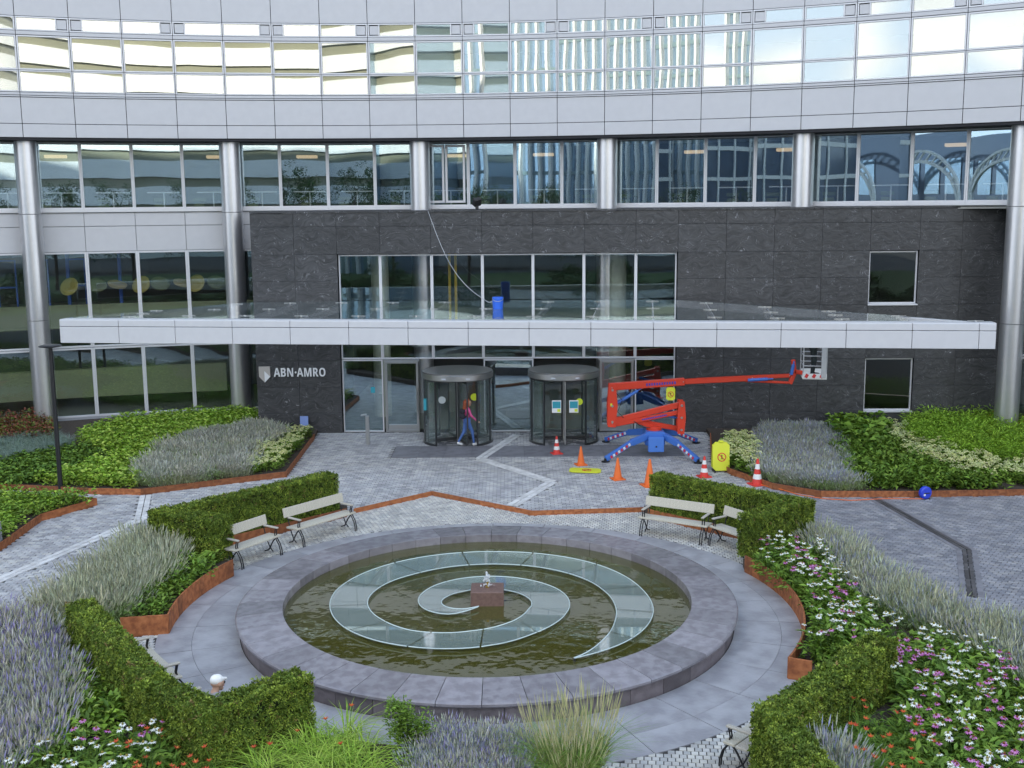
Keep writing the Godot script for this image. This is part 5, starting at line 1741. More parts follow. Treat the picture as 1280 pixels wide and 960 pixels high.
# ---------------------------------------------------------------- people: smooth bodies from tapered bones
func flesh(bones: Array, cell: float, k := 0.03) -> ArrayMesh:
	# bones: [a, b, radius at a, radius at b, colour]
	var lo := Vector3(1e9, 1e9, 1e9)
	var hi := -lo
	for b in bones:
		var r: float = maxf(b[2], b[3]) + 3.0 * cell
		lo = lo.min(b[0] - Vector3.ONE * r).min(b[1] - Vector3.ONE * r)
		hi = hi.max(b[0] + Vector3.ONE * r).max(b[1] + Vector3.ONE * r)
	var nx := int((hi.x - lo.x) / cell) + 2
	var ny := int((hi.y - lo.y) / cell) + 2
	var nz := int((hi.z - lo.z) / cell) + 2
	var f := PackedFloat32Array()
	f.resize(nx * ny * nz)
	f.fill(1.0)
	for b in bones:
		var a: Vector3 = b[0]
		var e: Vector3 = b[1]
		var ra: float = b[2]
		var rb: float = b[3]
		var r: float = maxf(ra, rb) + k + 2.0 * cell
		var l := a.min(e) - Vector3.ONE * r - lo
		var h := a.max(e) + Vector3.ONE * r - lo
		var d := e - a
		var dd := maxf(d.length_squared(), 1e-9)
		for z in range(maxi(0, int(l.z / cell)), mini(nz, int(h.z / cell) + 2)):
			for y in range(maxi(0, int(l.y / cell)), mini(ny, int(h.y / cell) + 2)):
				for x in range(maxi(0, int(l.x / cell)), mini(nx, int(h.x / cell) + 2)):
					var p := lo + Vector3(x, y, z) * cell
					var t := clampf((p - a).dot(d) / dd, 0.0, 1.0)
					var s := p.distance_to(a + d * t) - lerpf(ra, rb, t)
					var i := (z * ny + y) * nx + x
					var g := f[i]
					var q := maxf(k - absf(g - s), 0.0) / k
					f[i] = minf(g, s) - q * q * k * 0.25
	var vid := {}
	var vs := PackedVector3Array()
	for z in nz - 1:
		for y in ny - 1:
			for x in nx - 1:
				var base := (z * ny + y) * nx + x
				var c := [f[base], f[base + 1], f[base + nx], f[base + nx + 1], f[base + nx * ny], f[base + nx * ny + 1], f[base + nx * ny + nx], f[base + nx * ny + nx + 1]]
				var m := 0
				for q in 8:
					if c[q] < 0.0: m |= 1 << q
				if m == 0 or m == 255: continue
				var acc := Vector3.ZERO
				var n := 0
				for ed in [[0, 1], [2, 3], [4, 5], [6, 7], [0, 2], [1, 3], [4, 6], [5, 7], [0, 4], [1, 5], [2, 6], [3, 7]]:
					var u: float = c[ed[0]]
					var w: float = c[ed[1]]
					if (u < 0.0) != (w < 0.0):
						var t := u / (u - w)
						var p0 := Vector3(ed[0] & 1, (ed[0] >> 1) & 1, ed[0] >> 2)
						var p1 := Vector3(ed[1] & 1, (ed[1] >> 1) & 1, ed[1] >> 2)
						acc += p0.lerp(p1, t)
						n += 1
				vid[base] = vs.size()
				vs.append(lo + (Vector3(x, y, z) + acc / n) * cell)
	var tris := PackedInt32Array()
	var nxy := nx * ny
	for key in vid:
		var base: int = key
		var x := base % nx
		var y := (base / nx) % ny
		var z := base / nxy
		if x == 0 or y == 0 or z == 0: continue
		for ax in 3:
			var st: int = [1, nx, nxy][ax]
			var o1: int = [nx, nxy, 1][ax]
			var o2: int = [nxy, 1, nx][ax]
			var s0 := f[base] < 0.0
			var s1 := f[base + st] < 0.0
			if s0 == s1: continue
			var q := [base, base - o1, base - o1 - o2, base - o2]
			var ok := true
			for e in q:
				if not vid.has(e): ok = false
			if not ok: continue
			var i0: int = vid[q[0]]
			var i1: int = vid[q[1]]
			var i2: int = vid[q[2]]
			var i3: int = vid[q[3]]
			if s0:
				tris.append_array([i0, i2, i1, i0, i3, i2])
			else:
				tris.append_array([i0, i1, i2, i0, i2, i3])
	var ns := PackedVector3Array()
	ns.resize(vs.size())
	for i in range(0, tris.size(), 3):
		var n := (vs[tris[i + 2]] - vs[tris[i]]).cross(vs[tris[i + 1]] - vs[tris[i]])
		for j in 3:
			ns[tris[i + j]] += n
	var cs := PackedColorArray()
	for i in vs.size():
		ns[i] = ns[i].normalized()
		var best := 1e9
		var col := Color.WHITE
		for b in bones:
			var a: Vector3 = b[0]
			var d: Vector3 = b[1] - a
			var t := clampf((vs[i] - a).dot(d) / maxf(d.length_squared(), 1e-9), 0.0, 1.0)
			var s: float = vs[i].distance_to(a + d * t) - lerpf(b[2], b[3], t)
			if s < best:
				best = s
				col = b[4]
		cs.append(col)
	var arr := []
	arr.resize(Mesh.ARRAY_MAX)
	arr[Mesh.ARRAY_VERTEX] = vs
	arr[Mesh.ARRAY_NORMAL] = ns
	arr[Mesh.ARRAY_COLOR] = cs
	arr[Mesh.ARRAY_INDEX] = tris
	var m := ArrayMesh.new()
	m.add_surface_from_arrays(Mesh.PRIMITIVE_TRIANGLES, arr)
	return m

func V(x: float, y: float, z: float) -> Vector3:
	return Vector3(x, y, z)

func hand(bones: Array, wrist: Vector3, dir: Vector3, across: Vector3, c: Color) -> void:
	# palm, four fingers of unequal length with a bend, and a thumb from the side
	var palm := wrist + dir * 0.085
	bones.append([wrist, palm, 0.026, 0.03, c])
	var nrm := dir.cross(across).normalized()
	for i in 4:
		var b := palm + across * (0.03 - 0.02 * i)
		var l: float = [0.07, 0.08, 0.075, 0.058][i]
		var mid := b + dir * l * 0.55 + nrm * 0.006
		bones.append([b, mid, 0.0105, 0.0095, c])
		bones.append([mid, mid + (dir * 0.8 + nrm * 0.6).normalized() * l * 0.5, 0.0095, 0.008, c])
	bones.append([wrist + dir * 0.025 + across * 0.025, wrist + dir * 0.07 + across * 0.06 + nrm * 0.015, 0.013, 0.01, c])

func head_bones(bones: Array, c: Vector3, fwd: Vector3, skin: Color) -> void:
	var up := Vector3.UP
	var sd := fwd.cross(up).normalized()
	bones.append([c + up * 0.03 - fwd * 0.02, c + up * 0.02 + fwd * 0.02, 0.088, 0.085, skin])
	bones.append([c - up * 0.05 + fwd * 0.02, c - up * 0.085 + fwd * 0.055, 0.062, 0.04, skin])
	bones.append([c + fwd * 0.09 + up * 0.012, c + fwd * 0.112 - up * 0.02, 0.01, 0.015, skin])
	for s in [-1, 1]:
		bones.append([c + sd * 0.086 * s + up * 0.018, c + sd * 0.088 * s - up * 0.02, 0.014, 0.012, skin])

func face(t: Node3D, c: Vector3, fwd: Vector3, glasses: bool) -> void:
	var sd := fwd.cross(Vector3.UP).normalized()
	var s := Sh.new()
	for q in [-1, 1]:
		s.col = g3(0.02, 0.02, 0.02)
		s.ball(c + fwd * 0.098 + sd * 0.034 * q + Vector3(0, 0.016, 0), Vector3(0.022, 0.016, 0.022) if glasses else Vector3(0.013, 0.009, 0.013), 8, 6)
		if glasses:
			s.beam(c + fwd * 0.1 + sd * 0.05 * q + Vector3(0, 0.02, 0), c + sd * 0.095 * q + Vector3(0, 0.02, 0), 0.006, 0.01)
	obj("sunglasses" if glasses else "eyes", s, M.cloth, t)
	s = Sh.new()
	s.col = g3(0.35, 0.1, 0.08)
	s.ball(c + fwd * 0.098 - Vector3(0, 0.052, 0), Vector3(0.02, 0.007, 0.018), 8, 5)
	obj("mouth", s, M.cloth, t)

func build_people() -> void:
	var skin := g3(0.5, 0.3, 0.21)
	# woman walking out of the left revolving door, forward is +x
	var t := thing("person", "person in a pink top and jeans with a dark backpack leaving the revolving door", "person", Vector3(-1.6, 0.02, -38.5), 0.35)
	var pink := g3(0.62, 0.1, 0.26)
	var jean := g3(0.07, 0.14, 0.36)
	var shoe := g3(0.75, 0.75, 0.75)
	var b := []
	b.append([V(0, 0.93, -0.06), V(0, 0.93, 0.06), 0.115, 0.115, jean])
	b.append([V(0, 1.03, 0), V(0.01, 1.13, 0), 0.11, 0.115, pink])
	b.append([V(0.01, 1.26, -0.08), V(0.01, 1.26, 0.08), 0.105, 0.105, pink])
	b.append([V(0.01, 1.34, -0.13), V(0.01, 1.34, 0.13), 0.055, 0.055, pink])
	b.append([V(0.02, 1.36, 0), V(0.04, 1.46, 0), 0.05, 0.046, skin])
	head_bones(b, V(0.06, 1.535, 0), V(1, -0.05, 0).normalized(), skin)
	b.append([V(0, 0.9, 0.085), V(0.17, 0.5, 0.085), 0.09, 0.058, jean])
	b.append([V(0.17, 0.5, 0.085), V(0.22, 0.13, 0.085), 0.055, 0.038, jean])
	b.append([V(0.2, 0.055, 0.085), V(0.37, 0.045, 0.09), 0.042, 0.036, shoe])
	b.append([V(0, 0.9, -0.085), V(-0.08, 0.5, -0.085), 0.09, 0.058, jean])
	b.append([V(-0.08, 0.5, -0.085), V(-0.28, 0.17, -0.085), 0.055, 0.038, jean])
	b.append([V(-0.31, 0.1, -0.085), V(-0.17, 0.045, -0.09), 0.042, 0.036, shoe])
	b.append([V(0.01, 1.34, 0.17), V(0.1, 1.1, 0.21), 0.046, 0.038, pink])
	b.append([V(0.1, 1.1, 0.21), V(0.27, 0.94, 0.19), 0.036, 0.028, pink])
	hand(b, V(0.28, 0.93, 0.19), V(0.75, -0.65, 0).normalized(), V(0.3, 0.35, -0.88).normalized(), skin)
	b.append([V(0.01, 1.34, -0.17), V(-0.12, 1.1, -0.2), 0.046, 0.038, pink])
	b.append([V(-0.12, 1.1, -0.2), V(-0.05, 0.88, -0.2), 0.036, 0.028, pink])
	hand(b, V(-0.05, 0.87, -0.2), V(0.3, -0.95, 0).normalized(), V(0.95, 0.3, 0).normalized(), skin)
	obj("body", flesh(b, 0.013), M.cloth, t)
	face(t, V(0.06, 1.535, 0), V(1, 0, 0), false)
	var hair := g3(0.3, 0.07, 0.025)
	var h := [[V(0.03, 1.6, 0), V(-0.02, 1.56, 0), 0.09, 0.095, hair], [V(-0.04, 1.54, 0.05), V(-0.07, 1.28, 0.06), 0.07, 0.035, hair], [V(-0.04, 1.54, -0.05), V(-0.08, 1.26, -0.05), 0.07, 0.035, hair], [V(-0.05, 1.5, 0), V(-0.1, 1.3, 0), 0.07, 0.05, hair], [V(0.03, 1.56, 0.075), V(0.02, 1.33, 0.1), 0.035, 0.022, hair]]
	obj("hair", flesh(h, 0.013), M.hair, t)
	var blk := g3(0.02, 0.02, 0.03)
	obj("backpack", flesh([[V(-0.17, 1.25, -0.07), V(-0.17, 1.25, 0.07), 0.085, 0.085, blk], [V(-0.18, 1.08, -0.08), V(-0.18, 1.08, 0.08), 0.1, 0.1, blk], [V(-0.1, 1.3, 0.1), V(0.06, 1.36, 0.1), 0.02, 0.02, blk], [V(0.11, 1.25, 0.1), V(-0.08, 1.05, 0.13), 0.018, 0.018, blk]], 0.015), M.cloth, t)
	# worker in the basket, facing the canopy edge
	t = thing("person", "person in dark work clothes standing in the lift basket under the canopy", "person", Vector3(10.09, 2.665, -36.95), -0.5)
	var dark := g3(0.02, 0.03, 0.028)
	b = []
	b.append([V(0, 0.95, -0.07), V(0, 0.95, 0.07), 0.13, 0.13, dark])
	b.append([V(0, 1.1, -0.04), V(0, 1.1, 0.04), 0.13, 0.13, dark])
	b.append([V(0, 1.3, -0.1), V(0, 1.3, 0.1), 0.12, 0.12, dark])
	b.append([V(0, 1.42, -0.15), V(0, 1.42, 0.15), 0.06, 0.06, dark])
	b.append([V(0.01, 1.44, 0), V(0.03, 1.54, 0), 0.055, 0.052, skin])
	head_bones(b, V(0.05, 1.62, 0), V(1, 0.2, 0).normalized(), skin)
	for s in [-1, 1]:
		b.append([V(0, 0.92, 0.09 * s), V(0.03, 0.5, 0.11 * s), 0.095, 0.065, dark])
		b.append([V(0.03, 0.5, 0.11 * s), V(-0.01, 0.12, 0.11 * s), 0.062, 0.045, dark])
		b.append([V(-0.03, 0.05, 0.11 * s), V(0.16, 0.045, 0.12 * s), 0.046, 0.04, g3(0.03, 0.02, 0.015)])
		b.append([V(0, 1.42, 0.19 * s), V(0.16, 1.22, 0.23 * s), 0.052, 0.042, dark])
		b.append([V(0.16, 1.22, 0.23 * s), V(0.33, 1.2, 0.12 * s), 0.04, 0.032, dark])
		hand(b, V(0.34, 1.2, 0.11 * s), V(0.9, -0.3, -0.3 * s).normalized(), V(0, 1, 0), skin)
	obj("body", flesh(b, 0.014), M.cloth, t)
	face(t, V(0.05, 1.62, 0), V(1, 0.2, 0).normalized(), false)
	var cap := g3(0.5, 0.05, 0.04)
	obj("cap", flesh([[V(0.02, 1.68, 0), V(0.05, 1.68, 0), 0.095, 0.09, cap], [V(0.1, 1.69, -0.04), V(0.16, 1.69, 0.0), 0.02, 0.016, cap], [V(0.1, 1.69, 0.04), V(0.16, 1.69, 0.0), 0.02, 0.016, cap]], 0.013), M.cloth, t)
	# man on the bench behind the front left hedge; forward is +x before turning
	t = thing("person", "seated person in a white cap and sunglasses behind the front left hedge", "person", Vector3(-4.64, -0.06, -16.3), 0.93)
	var shirt := g3(0.3, 0.3, 0.3)
	var trou := g3(0.12, 0.1, 0.08)
	b = []
	b.append([V(-0.02, 0.58, -0.08), V(-0.02, 0.58, 0.08), 0.125, 0.125, trou])
	b.append([V(-0.04, 0.72, -0.05), V(-0.04, 0.72, 0.05), 0.14, 0.14, shirt])
	b.append([V(-0.05, 0.9, -0.1), V(-0.05, 0.9, 0.1), 0.12, 0.12, shirt])
	b.append([V(-0.03, 1.0, -0.15), V(-0.03, 1.0, 0.15), 0.06, 0.06, shirt])
	b.append([V(-0.02, 1.02, 0), V(0.02, 1.1, 0), 0.055, 0.052, skin])
	head_bones(b, V(0.05, 1.17, 0), V(1, -0.1, 0.25).normalized(), skin)
	for s in [-1, 1]:
		b.append([V(0.0, 0.56, 0.1 * s), V(0.42, 0.53, 0.13 * s), 0.095, 0.068, trou])
		b.append([V(0.42, 0.53, 0.13 * s), V(0.44, 0.12, 0.13 * s), 0.062, 0.045, trou])
		b.append([V(0.42, 0.05, 0.13 * s), V(0.6, 0.045, 0.14 * s), 0.046, 0.04, g3(0.05, 0.04, 0.03)])
		b.append([V(-0.03, 1.0, 0.19 * s), V(0.06, 0.76, 0.24 * s), 0.052, 0.042, shirt])
		b.append([V(0.06, 0.76, 0.24 * s), V(0.28, 0.66, 0.14 * s), 0.04, 0.032, skin])
		hand(b, V(0.29, 0.655, 0.135 * s), V(0.9, -0.2, -0.2 * s).normalized(), V(0.0, 0.3, -0.95 * s).normalized(), skin)
	obj("body", flesh(b, 0.014), M.cloth, t)
	var fw := V(1, -0.1, 0.25).normalized()
	face(t, V(0.05, 1.17, 0), fw, true)
	var wc := g3(0.72, 0.71, 0.69)
	obj("cap", flesh([[V(0.02, 1.235, 0), V(0.05, 1.235, 0.01), 0.086, 0.082, wc], [V(0.12, 1.235, -0.03), V(0.19, 1.215, 0.03), 0.022, 0.016, wc], [V(0.11, 1.235, 0.06), V(0.18, 1.215, 0.05), 0.022, 0.016, wc]], 0.01), M.cloth, t)

# ---------------------------------------------------------------- what stands behind the photographer and shows in the glass
func build_opposite() -> void:
	# banded curved block, right behind
	var b := thing("banded_office_block", "white banded office block mirrored in the left windows", "building", Vector3(4, 0, 62))
	for i in 11:
		var s := Sh.new()
		var y := 3.4 * i + 2.0
		s.sector(18.0, 22.0, y, y + 2.2, PI - 1.25, PI + 1.25, 28, Vector3(0, 0, 26))
		s.sector(22.0, 26.0, y, y + 2.2, -1.2, 1.2, 28, Vector3(0, 0, 22))
		obj("white_band", s, M.creamwall, b)
		s = Sh.new()
		s.sector(18.0, 25.7, y + 2.2, y + 3.4, -1.2, 1.2, 28, Vector3(0, 0, 22))
		obj("window_band", s, M.olivewin, b)
	# tower with upright fins
	var t := thing("finned_glass_tower", "glass tower with upright pale fins mirrored in the middle windows", "building", Vector3(-33, 0, 58), 0.28)
	obj("curtain_wall", boxed(Vector3(24, 62, 18), 0, Vector3(0, 31, 9)), M.towerglass, t)
	for i in 17:
		obj("fin", boxed(Vector3(0.34, 62, 0.7), 0, Vector3(-12 + i * 1.5, 31, -0.3)), M.creamwall, t)
	for i in 14:
		obj("floor_band", boxed(Vector3(24, 0.5, 0.1), 0, Vector3(0, 4.2 * (i + 1), -0.06)), M.tealband, t)
	# low dark hall further left
	var h := thing("dark_hall", "long dark hall with a pale curved roof edge mirrored in the right windows", "building", Vector3(-71, 0, 52), 0.35)
	obj("hall_wall", boxed(Vector3(56, 17, 16), 0, Vector3(0, 8.5, 8)), M.darkhall, h)
	var s := Sh.new()
	for i in 16:
		var x0 := -28.0 + i * 3.5
		var y0 := 17.0 + 6.0 * sin(PI * i / 16.0)
		var y1 := 17.0 + 6.0 * sin(PI * (i + 1) / 16.0)
		s.beam(Vector3(x0, y0, -1), Vector3(x0 + 3.5, y1, -1), 3.0, 0.7)
	obj("roof_edge", s, M.creamwall, h)
	for q in 3:
		s = Sh.new()
		var last := Vector3.ZERO
		for i in 21:
			var a := PI * i / 20.0
			var p := Vector3(-18.0 + q * 18.0 - cos(a) * 9.5, 7.0 + 6.5 * sin(a), -3.0)
			if i > 0:
				s.beam(last, p, 0.35, 0.35)
				s.beam(last + Vector3(0, 1.2, 0), p + Vector3(0, 1.2, 0), 0.3, 0.3)
				s.beam(last, p + Vector3(0, 1.2, 0), 0.18, 0.18)
			last = p
		obj("arch_truss", s, M.creamwall, h)
	for i in 10:
		obj("window", boxed(Vector3(3.4, 4.5, 0.1), 0, Vector3(-22 + i * 4.8, 11.5, -0.06)), M.towerglass, h)
	for i in 6:
		obj("mullion", boxed(Vector3(0.2, 17, 0.25), 0, Vector3(28.1, 8.5, 1.5 + i * 2.8)), M.creamwall, h)
	for i in 4:
		obj("floor_band", boxed(Vector3(0.2, 0.5, 16), 0, Vector3(28.05, 3.5 + i * 4.0, 8)), M.creamwall, h)
	# lawn and shrubs that darken the low panes
	structure("lawn", boxed(Vector3(130, 0.04, 52), 0, Vector3(-15, 0.0, 30.5)), M.lawn, "lawn behind the photographer mirrored in the low windows")
	rng.seed = 480
	var bushm := []
	for i in 2:
		bushm.append(clump(640 + i, 40, 0.6, 0.6, 0.22, 0.12, [g3(0.04, 0.08, 0.015), g3(0.06, 0.11, 0.02), g3(0.08, 0.14, 0.03)], 0.4))
	var bxf := []
	var bcl := PackedColorArray()
	for i in 2600:
		var bx := rng.randf_range(-55, 45)
		var bh := 2.0 + 1.2 * sin(bx * 0.37) + 0.7 * sin(bx * 1.3)
		bxf.append(Transform3D(Basis(Vector3.UP, rng.randf() * TAU), Vector3(bx, rng.randf() * bh, 10.0 + 2.0 * sin(bx * 0.2) + rng.randfn() * 0.8)))
		bcl.append(Color(1, 1, 1) * rng.randf_range(0.7, 1.3))
	tag(many("shrubbery", bushm[0], M.leaf, bxf, bcl, self), "dark shrubbery behind the photographer mirrored in the low windows", "", "", "stuff")
	# trees in front of them
	rng.seed = 500
	var spots := [[15, 28, 11.6], [5, 32, 11], [-9, 36, 12.4], [21, 37, 12.5], [-18, 42, 11.5], [-30, 40, 11]]
	var leafm := []
	for i in 2:
		leafm.append(clump(600 + i, 26, 0.5, 0.5, 0.2, 0.11, [g3(0.03, 0.07, 0.015), g3(0.045, 0.095, 0.02), g3(0.06, 0.12, 0.03)], 0.4))
	for k in spots.size():
		var q: Array = spots[k]
		var tr := thing("street_tree", "leafy tree behind the photographer mirrored in the windows", "tree", Vector3(q[0], 0, q[1]), 0.0, "trees behind the photographer")
		tree(tr, q[2], leafm)

func tree(tr: Node3D, h: float, leafm: Array) -> void:
	var s := Sh.new()
	s.tube([Vector3.ZERO, Vector3(0.1, h * 0.3, 0), Vector3(0, h * 0.6, 0.1), Vector3(0.1, h * 0.85, 0)], [0.2, 0.16, 0.1, 0.03], 8)
	var xf := []
	var cl := PackedColorArray()
	for i in 18:
		var a := rng.randf() * TAU
		var y := h * rng.randf_range(0.35, 0.95)
		var r := h * 0.36 * sqrt(maxf(0.05, 1.0 - pow((y / h - 0.62) / 0.42, 2)))
		var e := Vector3(cos(a) * r * rng.randf_range(0.5, 1.0), y, sin(a) * r * rng.randf_range(0.5, 1.0))
		s.tube([Vector3(0, y * 0.75, 0), e], [0.05, 0.015], 5, false)
		for k in 18:
			var p := e + Vector3(rng.randfn(), rng.randfn() * 0.7, rng.randfn()) * h * 0.065
			xf.append(Transform3D(Basis(Vector3(rng.randfn(), rng.randfn(), rng.randfn()).normalized(), rng.randf() * TAU), p))
			cl.append(Color(1, 1, 1) * rng.randf_range(0.7, 1.25))
	obj("trunk", s, M.bark, tr)
	var c := many("crown", leafm[rng.randi() % leafm.size()], M.leaf, xf, cl, tr)
	c.set_meta("kind", "stuff")

func sky_image() -> Image:
	var f := FastNoiseLite.new()
	f.seed = 21
	f.frequency = 1.6
	f.fractal_octaves = 5
	var im := Image.create(512, 256, false, Image.FORMAT_RGBF)
	for y in 256:
		var el := (0.5 - (y + 0.5) / 256.0) * PI
		for x in 512:
			var az := (x + 0.5) / 512.0 * TAU
			var d := Vector3(cos(el) * sin(az), sin(el), cos(el) * cos(az))
			var up := clampf(d.y, 0.0, 1.0)
			var c := Color(0.72, 0.8, 0.88).lerp(Color(0.26, 0.43, 0.74), pow(up, 0.6))
			if d.y > -0.02:
				var q := d / (0.25 + up)
				var n := f.get_noise_3d(q.x * 1.1, q.y * 0.5 + 3.0, q.z * 1.1)
				var k := smoothstep(-0.1, 0.24, n) * 0.92
				var w := 0.85 + 0.25 * f.get_noise_3d(q.x * 2.3 + 9.0, 1.0, q.z * 2.3)
				c = c.lerp(Color(w * 1.07, w * 1.05, w * 1.01), k)
			else:
				c = Color(0.2, 0.2, 0.2)
			im.set_pixel(x, y, c)
	return im

func slate_image() -> Image:
	# dark slate: wavy grey streaks and a few pale quartz veins
	var f := FastNoiseLite.new()
	f.seed = 61
	f.frequency = 1.0
	f.fractal_octaves = 5
	var g := FastNoiseLite.new()
	g.seed = 62
	g.frequency = 1.0
	g.fractal_octaves = 2
	var im := Image.create(1024, 1024, false, Image.FORMAT_RGB8)
	for y in 1024:
		for x in 1024:
			var u := x / 1024.0 * 10.0
			var v := y / 1024.0 * 10.0
			var wx := g.get_noise_2d(u * 0.7, v * 0.7) * 0.4
			var wy := g.get_noise_2d(u * 0.7 + 40.0, v * 0.7) * 0.4
			var n := f.get_noise_2d((u + wx) * 0.8, (v + wy) * 8.0)
			var k := 0.044 + 0.032 * n
			var r := absf(f.get_noise_2d((u + wx * 2.0) * 1.1 + 90.0, (v + wy * 2.0) * 4.2))
			var where := smoothstep(0.04, 0.4, g.get_noise_2d(u * 1.4 + 20.0, v * 1.4 + 70.0))
			k += 0.34 * smoothstep(0.024, 0.0, r) * where
			k += 0.016 * smoothstep(0.06, 0.0, r)
			k = maxf(k, 0.014)
			im.set_pixel(x, y, Color(k, k * 1.01, k * 1.06).linear_to_srgb())
	return im

func make_materials() -> void:
	var fine := noise_tex(0.02, 0, 5, [Color(0.985, 0.985, 0.987), Color(1, 1, 1)], [0.25, 0.75], 512, 0.0, 5)
	var blotch := noise_tex(0.008, 0, 5, [Color(0.88, 0.875, 0.88), Color(0.95, 0.95, 0.95), Color(1, 1, 1)], [0.25, 0.5, 0.75], 512, 20.0, 6)
	var wave := noise_tex(0.004, 0, 2, [], [], 512, 0.0, 8, true, 6.0)
	var grainn := noise_tex(0.05, 0, 5, [], [], 512, 0.0, 9, true, 3.0)
	mat("panel", lin(0.53, 0.53, 0.545), 0.32, 0.0, fine, 0.23)
	mat("whitepanel", lin(0.55, 0.55, 0.562), 0.4, 0.0, fine, 0.3)
	mat("alu", lin(0.62, 0.62, 0.64), 0.4, 0.3)
	mat("column", lin(0.66, 0.66, 0.67), 0.34, 0.9, fine, 0.4)
	mat("steel", lin(0.5, 0.5, 0.49), 0.3, 0.85, fine, 1.0)
	mat("darksteel", lin(0.07, 0.072, 0.075), 0.3, 0.7)
	mat("dark", lin(0.02, 0.02, 0.024), 0.8)
	mat("plaster", lin(0.5, 0.5, 0.48), 0.8)
	mat("roomwall", lin(0.14, 0.145, 0.14), 0.85)
	mat("lobbyfloor", lin(0.14, 0.16, 0.12), 0.4)
	mat("upperglass", lin(0.06, 0.08, 0.1), 0.08)
	mat("greystone", lin(0.3, 0.31, 0.33), 0.6, 0.0, fine, 0.5)
	mat("roofing", lin(0.1, 0.1, 0.11), 0.8)
	mat("deskwhite", lin(0.75, 0.77, 0.75), 0.5)
	mat("palegreen", lin(0.2, 0.23, 0.13), 0.6)
	mat("olive", lin(0.42, 0.36, 0.1), 0.6)
	mat("tan", lin(0.5, 0.42, 0.22), 0.6)
	mat("yellowpost", lin(0.65, 0.45, 0.04), 0.5)
	mat("bluepost", lin(0.06, 0.14, 0.5), 0.5)
	mat("pillar", lin(0.5, 0.54, 0.45), 0.5)
	var ls := mat("lampshade", lin(0.7, 0.64, 0.5), 0.6)
	ls.emission_enabled = true
	ls.emission = Color(1.0, 0.86, 0.65)
	ls.emission_energy_multiplier = 0.25
	var white := Image.create(4, 4, false, Image.FORMAT_RGB8)
	white.fill(Color(1, 1, 1))
	var wt := ImageTexture.create_from_image(white)
	for q in [["mirror", 0.3, g3(0.93, 0.95, 0.93)], ["glass", 0.28, g3(0.86, 0.95, 0.98)], ["glasslow", 0.12, g3(0.84, 0.95, 0.97)], ["darkglass", 0.07, g3(0.85, 0.9, 0.9)]]:
		# coated panes: part mirror, part clear
		var m := mat(q[0], Color(q[2].r, q[2].g, q[2].b, q[1]), 0.0, 1.0, wt, 0.15, wave, 0.013)
		m.transparency = BaseMaterial3D.TRANSPARENCY_ALPHA
	for q in [["doorglass", 0.08, g3(0.5, 0.6, 0.58)], ["roofglass", 0.1, g3(0.55, 0.65, 0.65)]]:
		var m := mat(q[0], Color(q[2].r, q[2].g, q[2].b, q[1]), 0.02)
		m.transparency = BaseMaterial3D.TRANSPARENCY_ALPHA
	var sg := mat("spiralglass", lin(0.36, 0.45, 0.41, 0.26), 0.0)
	sg.transparency = BaseMaterial3D.TRANSPARENCY_ALPHA
	sg.metallic_specular = 0.7
	mat("glassedge", lin(0.5, 0.58, 0.57), 0.2)
	# veined slate in several cuts
	var vein := ImageTexture.create_from_image(slate_image())
	for i in 5:
		var m := mat("slate%d" % i, Color(1, 1, 1) * [1.0, 0.95, 1.05, 0.97, 1.02][i], 0.4, 0.0, vein, [0.15, 0.18, 0.13, 0.17, 0.14][i], grainn, 0.2)
		m.albedo_color.a = 1.0
		m.uv1_offset = Vector3(0.37 * i, 0.61 * i, 0.13 * i)
	mat("letter", lin(0.7, 0.71, 0.72), 0.4)
	mat("shieldgrey", lin(0.42, 0.39, 0.36), 0.4)
	mat("stickerteal", lin(0.03, 0.3, 0.38), 0.6)
	mat("stickerlime", lin(0.6, 0.7, 0.03), 0.6)
	mat("stickergrey", lin(0.45, 0.5, 0.5), 0.6)
	mat("paper", lin(0.75, 0.76, 0.75), 0.7)
	mat("paleplastic", lin(0.55, 0.57, 0.6), 0.4)
	mat("drumtop", lin(0.19, 0.18, 0.17), 0.35, 0.7, fine, 1.0)
	mat("floordisc", lin(0.12, 0.12, 0.13), 0.5, 0.3)
	# stones
	var streak := noise_tex(0.012, 0, 5, [lin(0.72, 0.7, 0.71), lin(0.88, 0.87, 0.88), lin(1, 1, 1)], [0.25, 0.5, 0.75], 512, 40.0, 31)
	for i in 4:
		var k: float = [0.88, 1.0, 1.14, 0.76][i]
		mat("rim%d" % i, lin(0.25 * k, 0.236 * k, 0.25 * k), 0.25, 0.0, streak, [0.5, 0.63, 0.41, 0.55][i], grainn, 0.3).uv1_offset = Vector3(0.3 * i, 0, 0.7 * i)
		mat("slab%d" % i, lin(0.33 + 0.012 * i, 0.326 + 0.012 * i, 0.34 + 0.012 * i), 0.42, 0.0, blotch, [0.33, 0.4, 0.28, 0.37][i], grainn, 0.25).uv1_offset = Vector3(0.4 * i, 0, 0.2 * i)
	for i in 3:
		var k: float = [0.85, 1.05, 1.3][i]
		mat("wallstone%d" % i, lin(0.15 * k, 0.13 * k, 0.135 * k), 0.5, 0.0, streak, 0.6 + 0.1 * i, grainn, 0.4).uv1_offset = Vector3(0.2 * i, 0.4 * i, 0.7 * i)
		mat("whitestone%d" % i, lin(0.6 + 0.05 * i, 0.59 + 0.05 * i, 0.57 + 0.05 * i), 0.7, 0.0, blotch, 0.8)
		mat("drainstone%d" % i, lin(0.07 * k, 0.065 * k, 0.065 * k), 0.6, 0.0, blotch, 0.8)
	for i in 2:
		mat("mat%d" % i, lin(0.19 + 0.02 * i, 0.185 + 0.02 * i, 0.2 + 0.02 * i), 0.6, 0.0, blotch, 0.5)
	mat("basin", lin(0.09, 0.085, 0.05), 0.7, 0.0, blotch, 0.6)
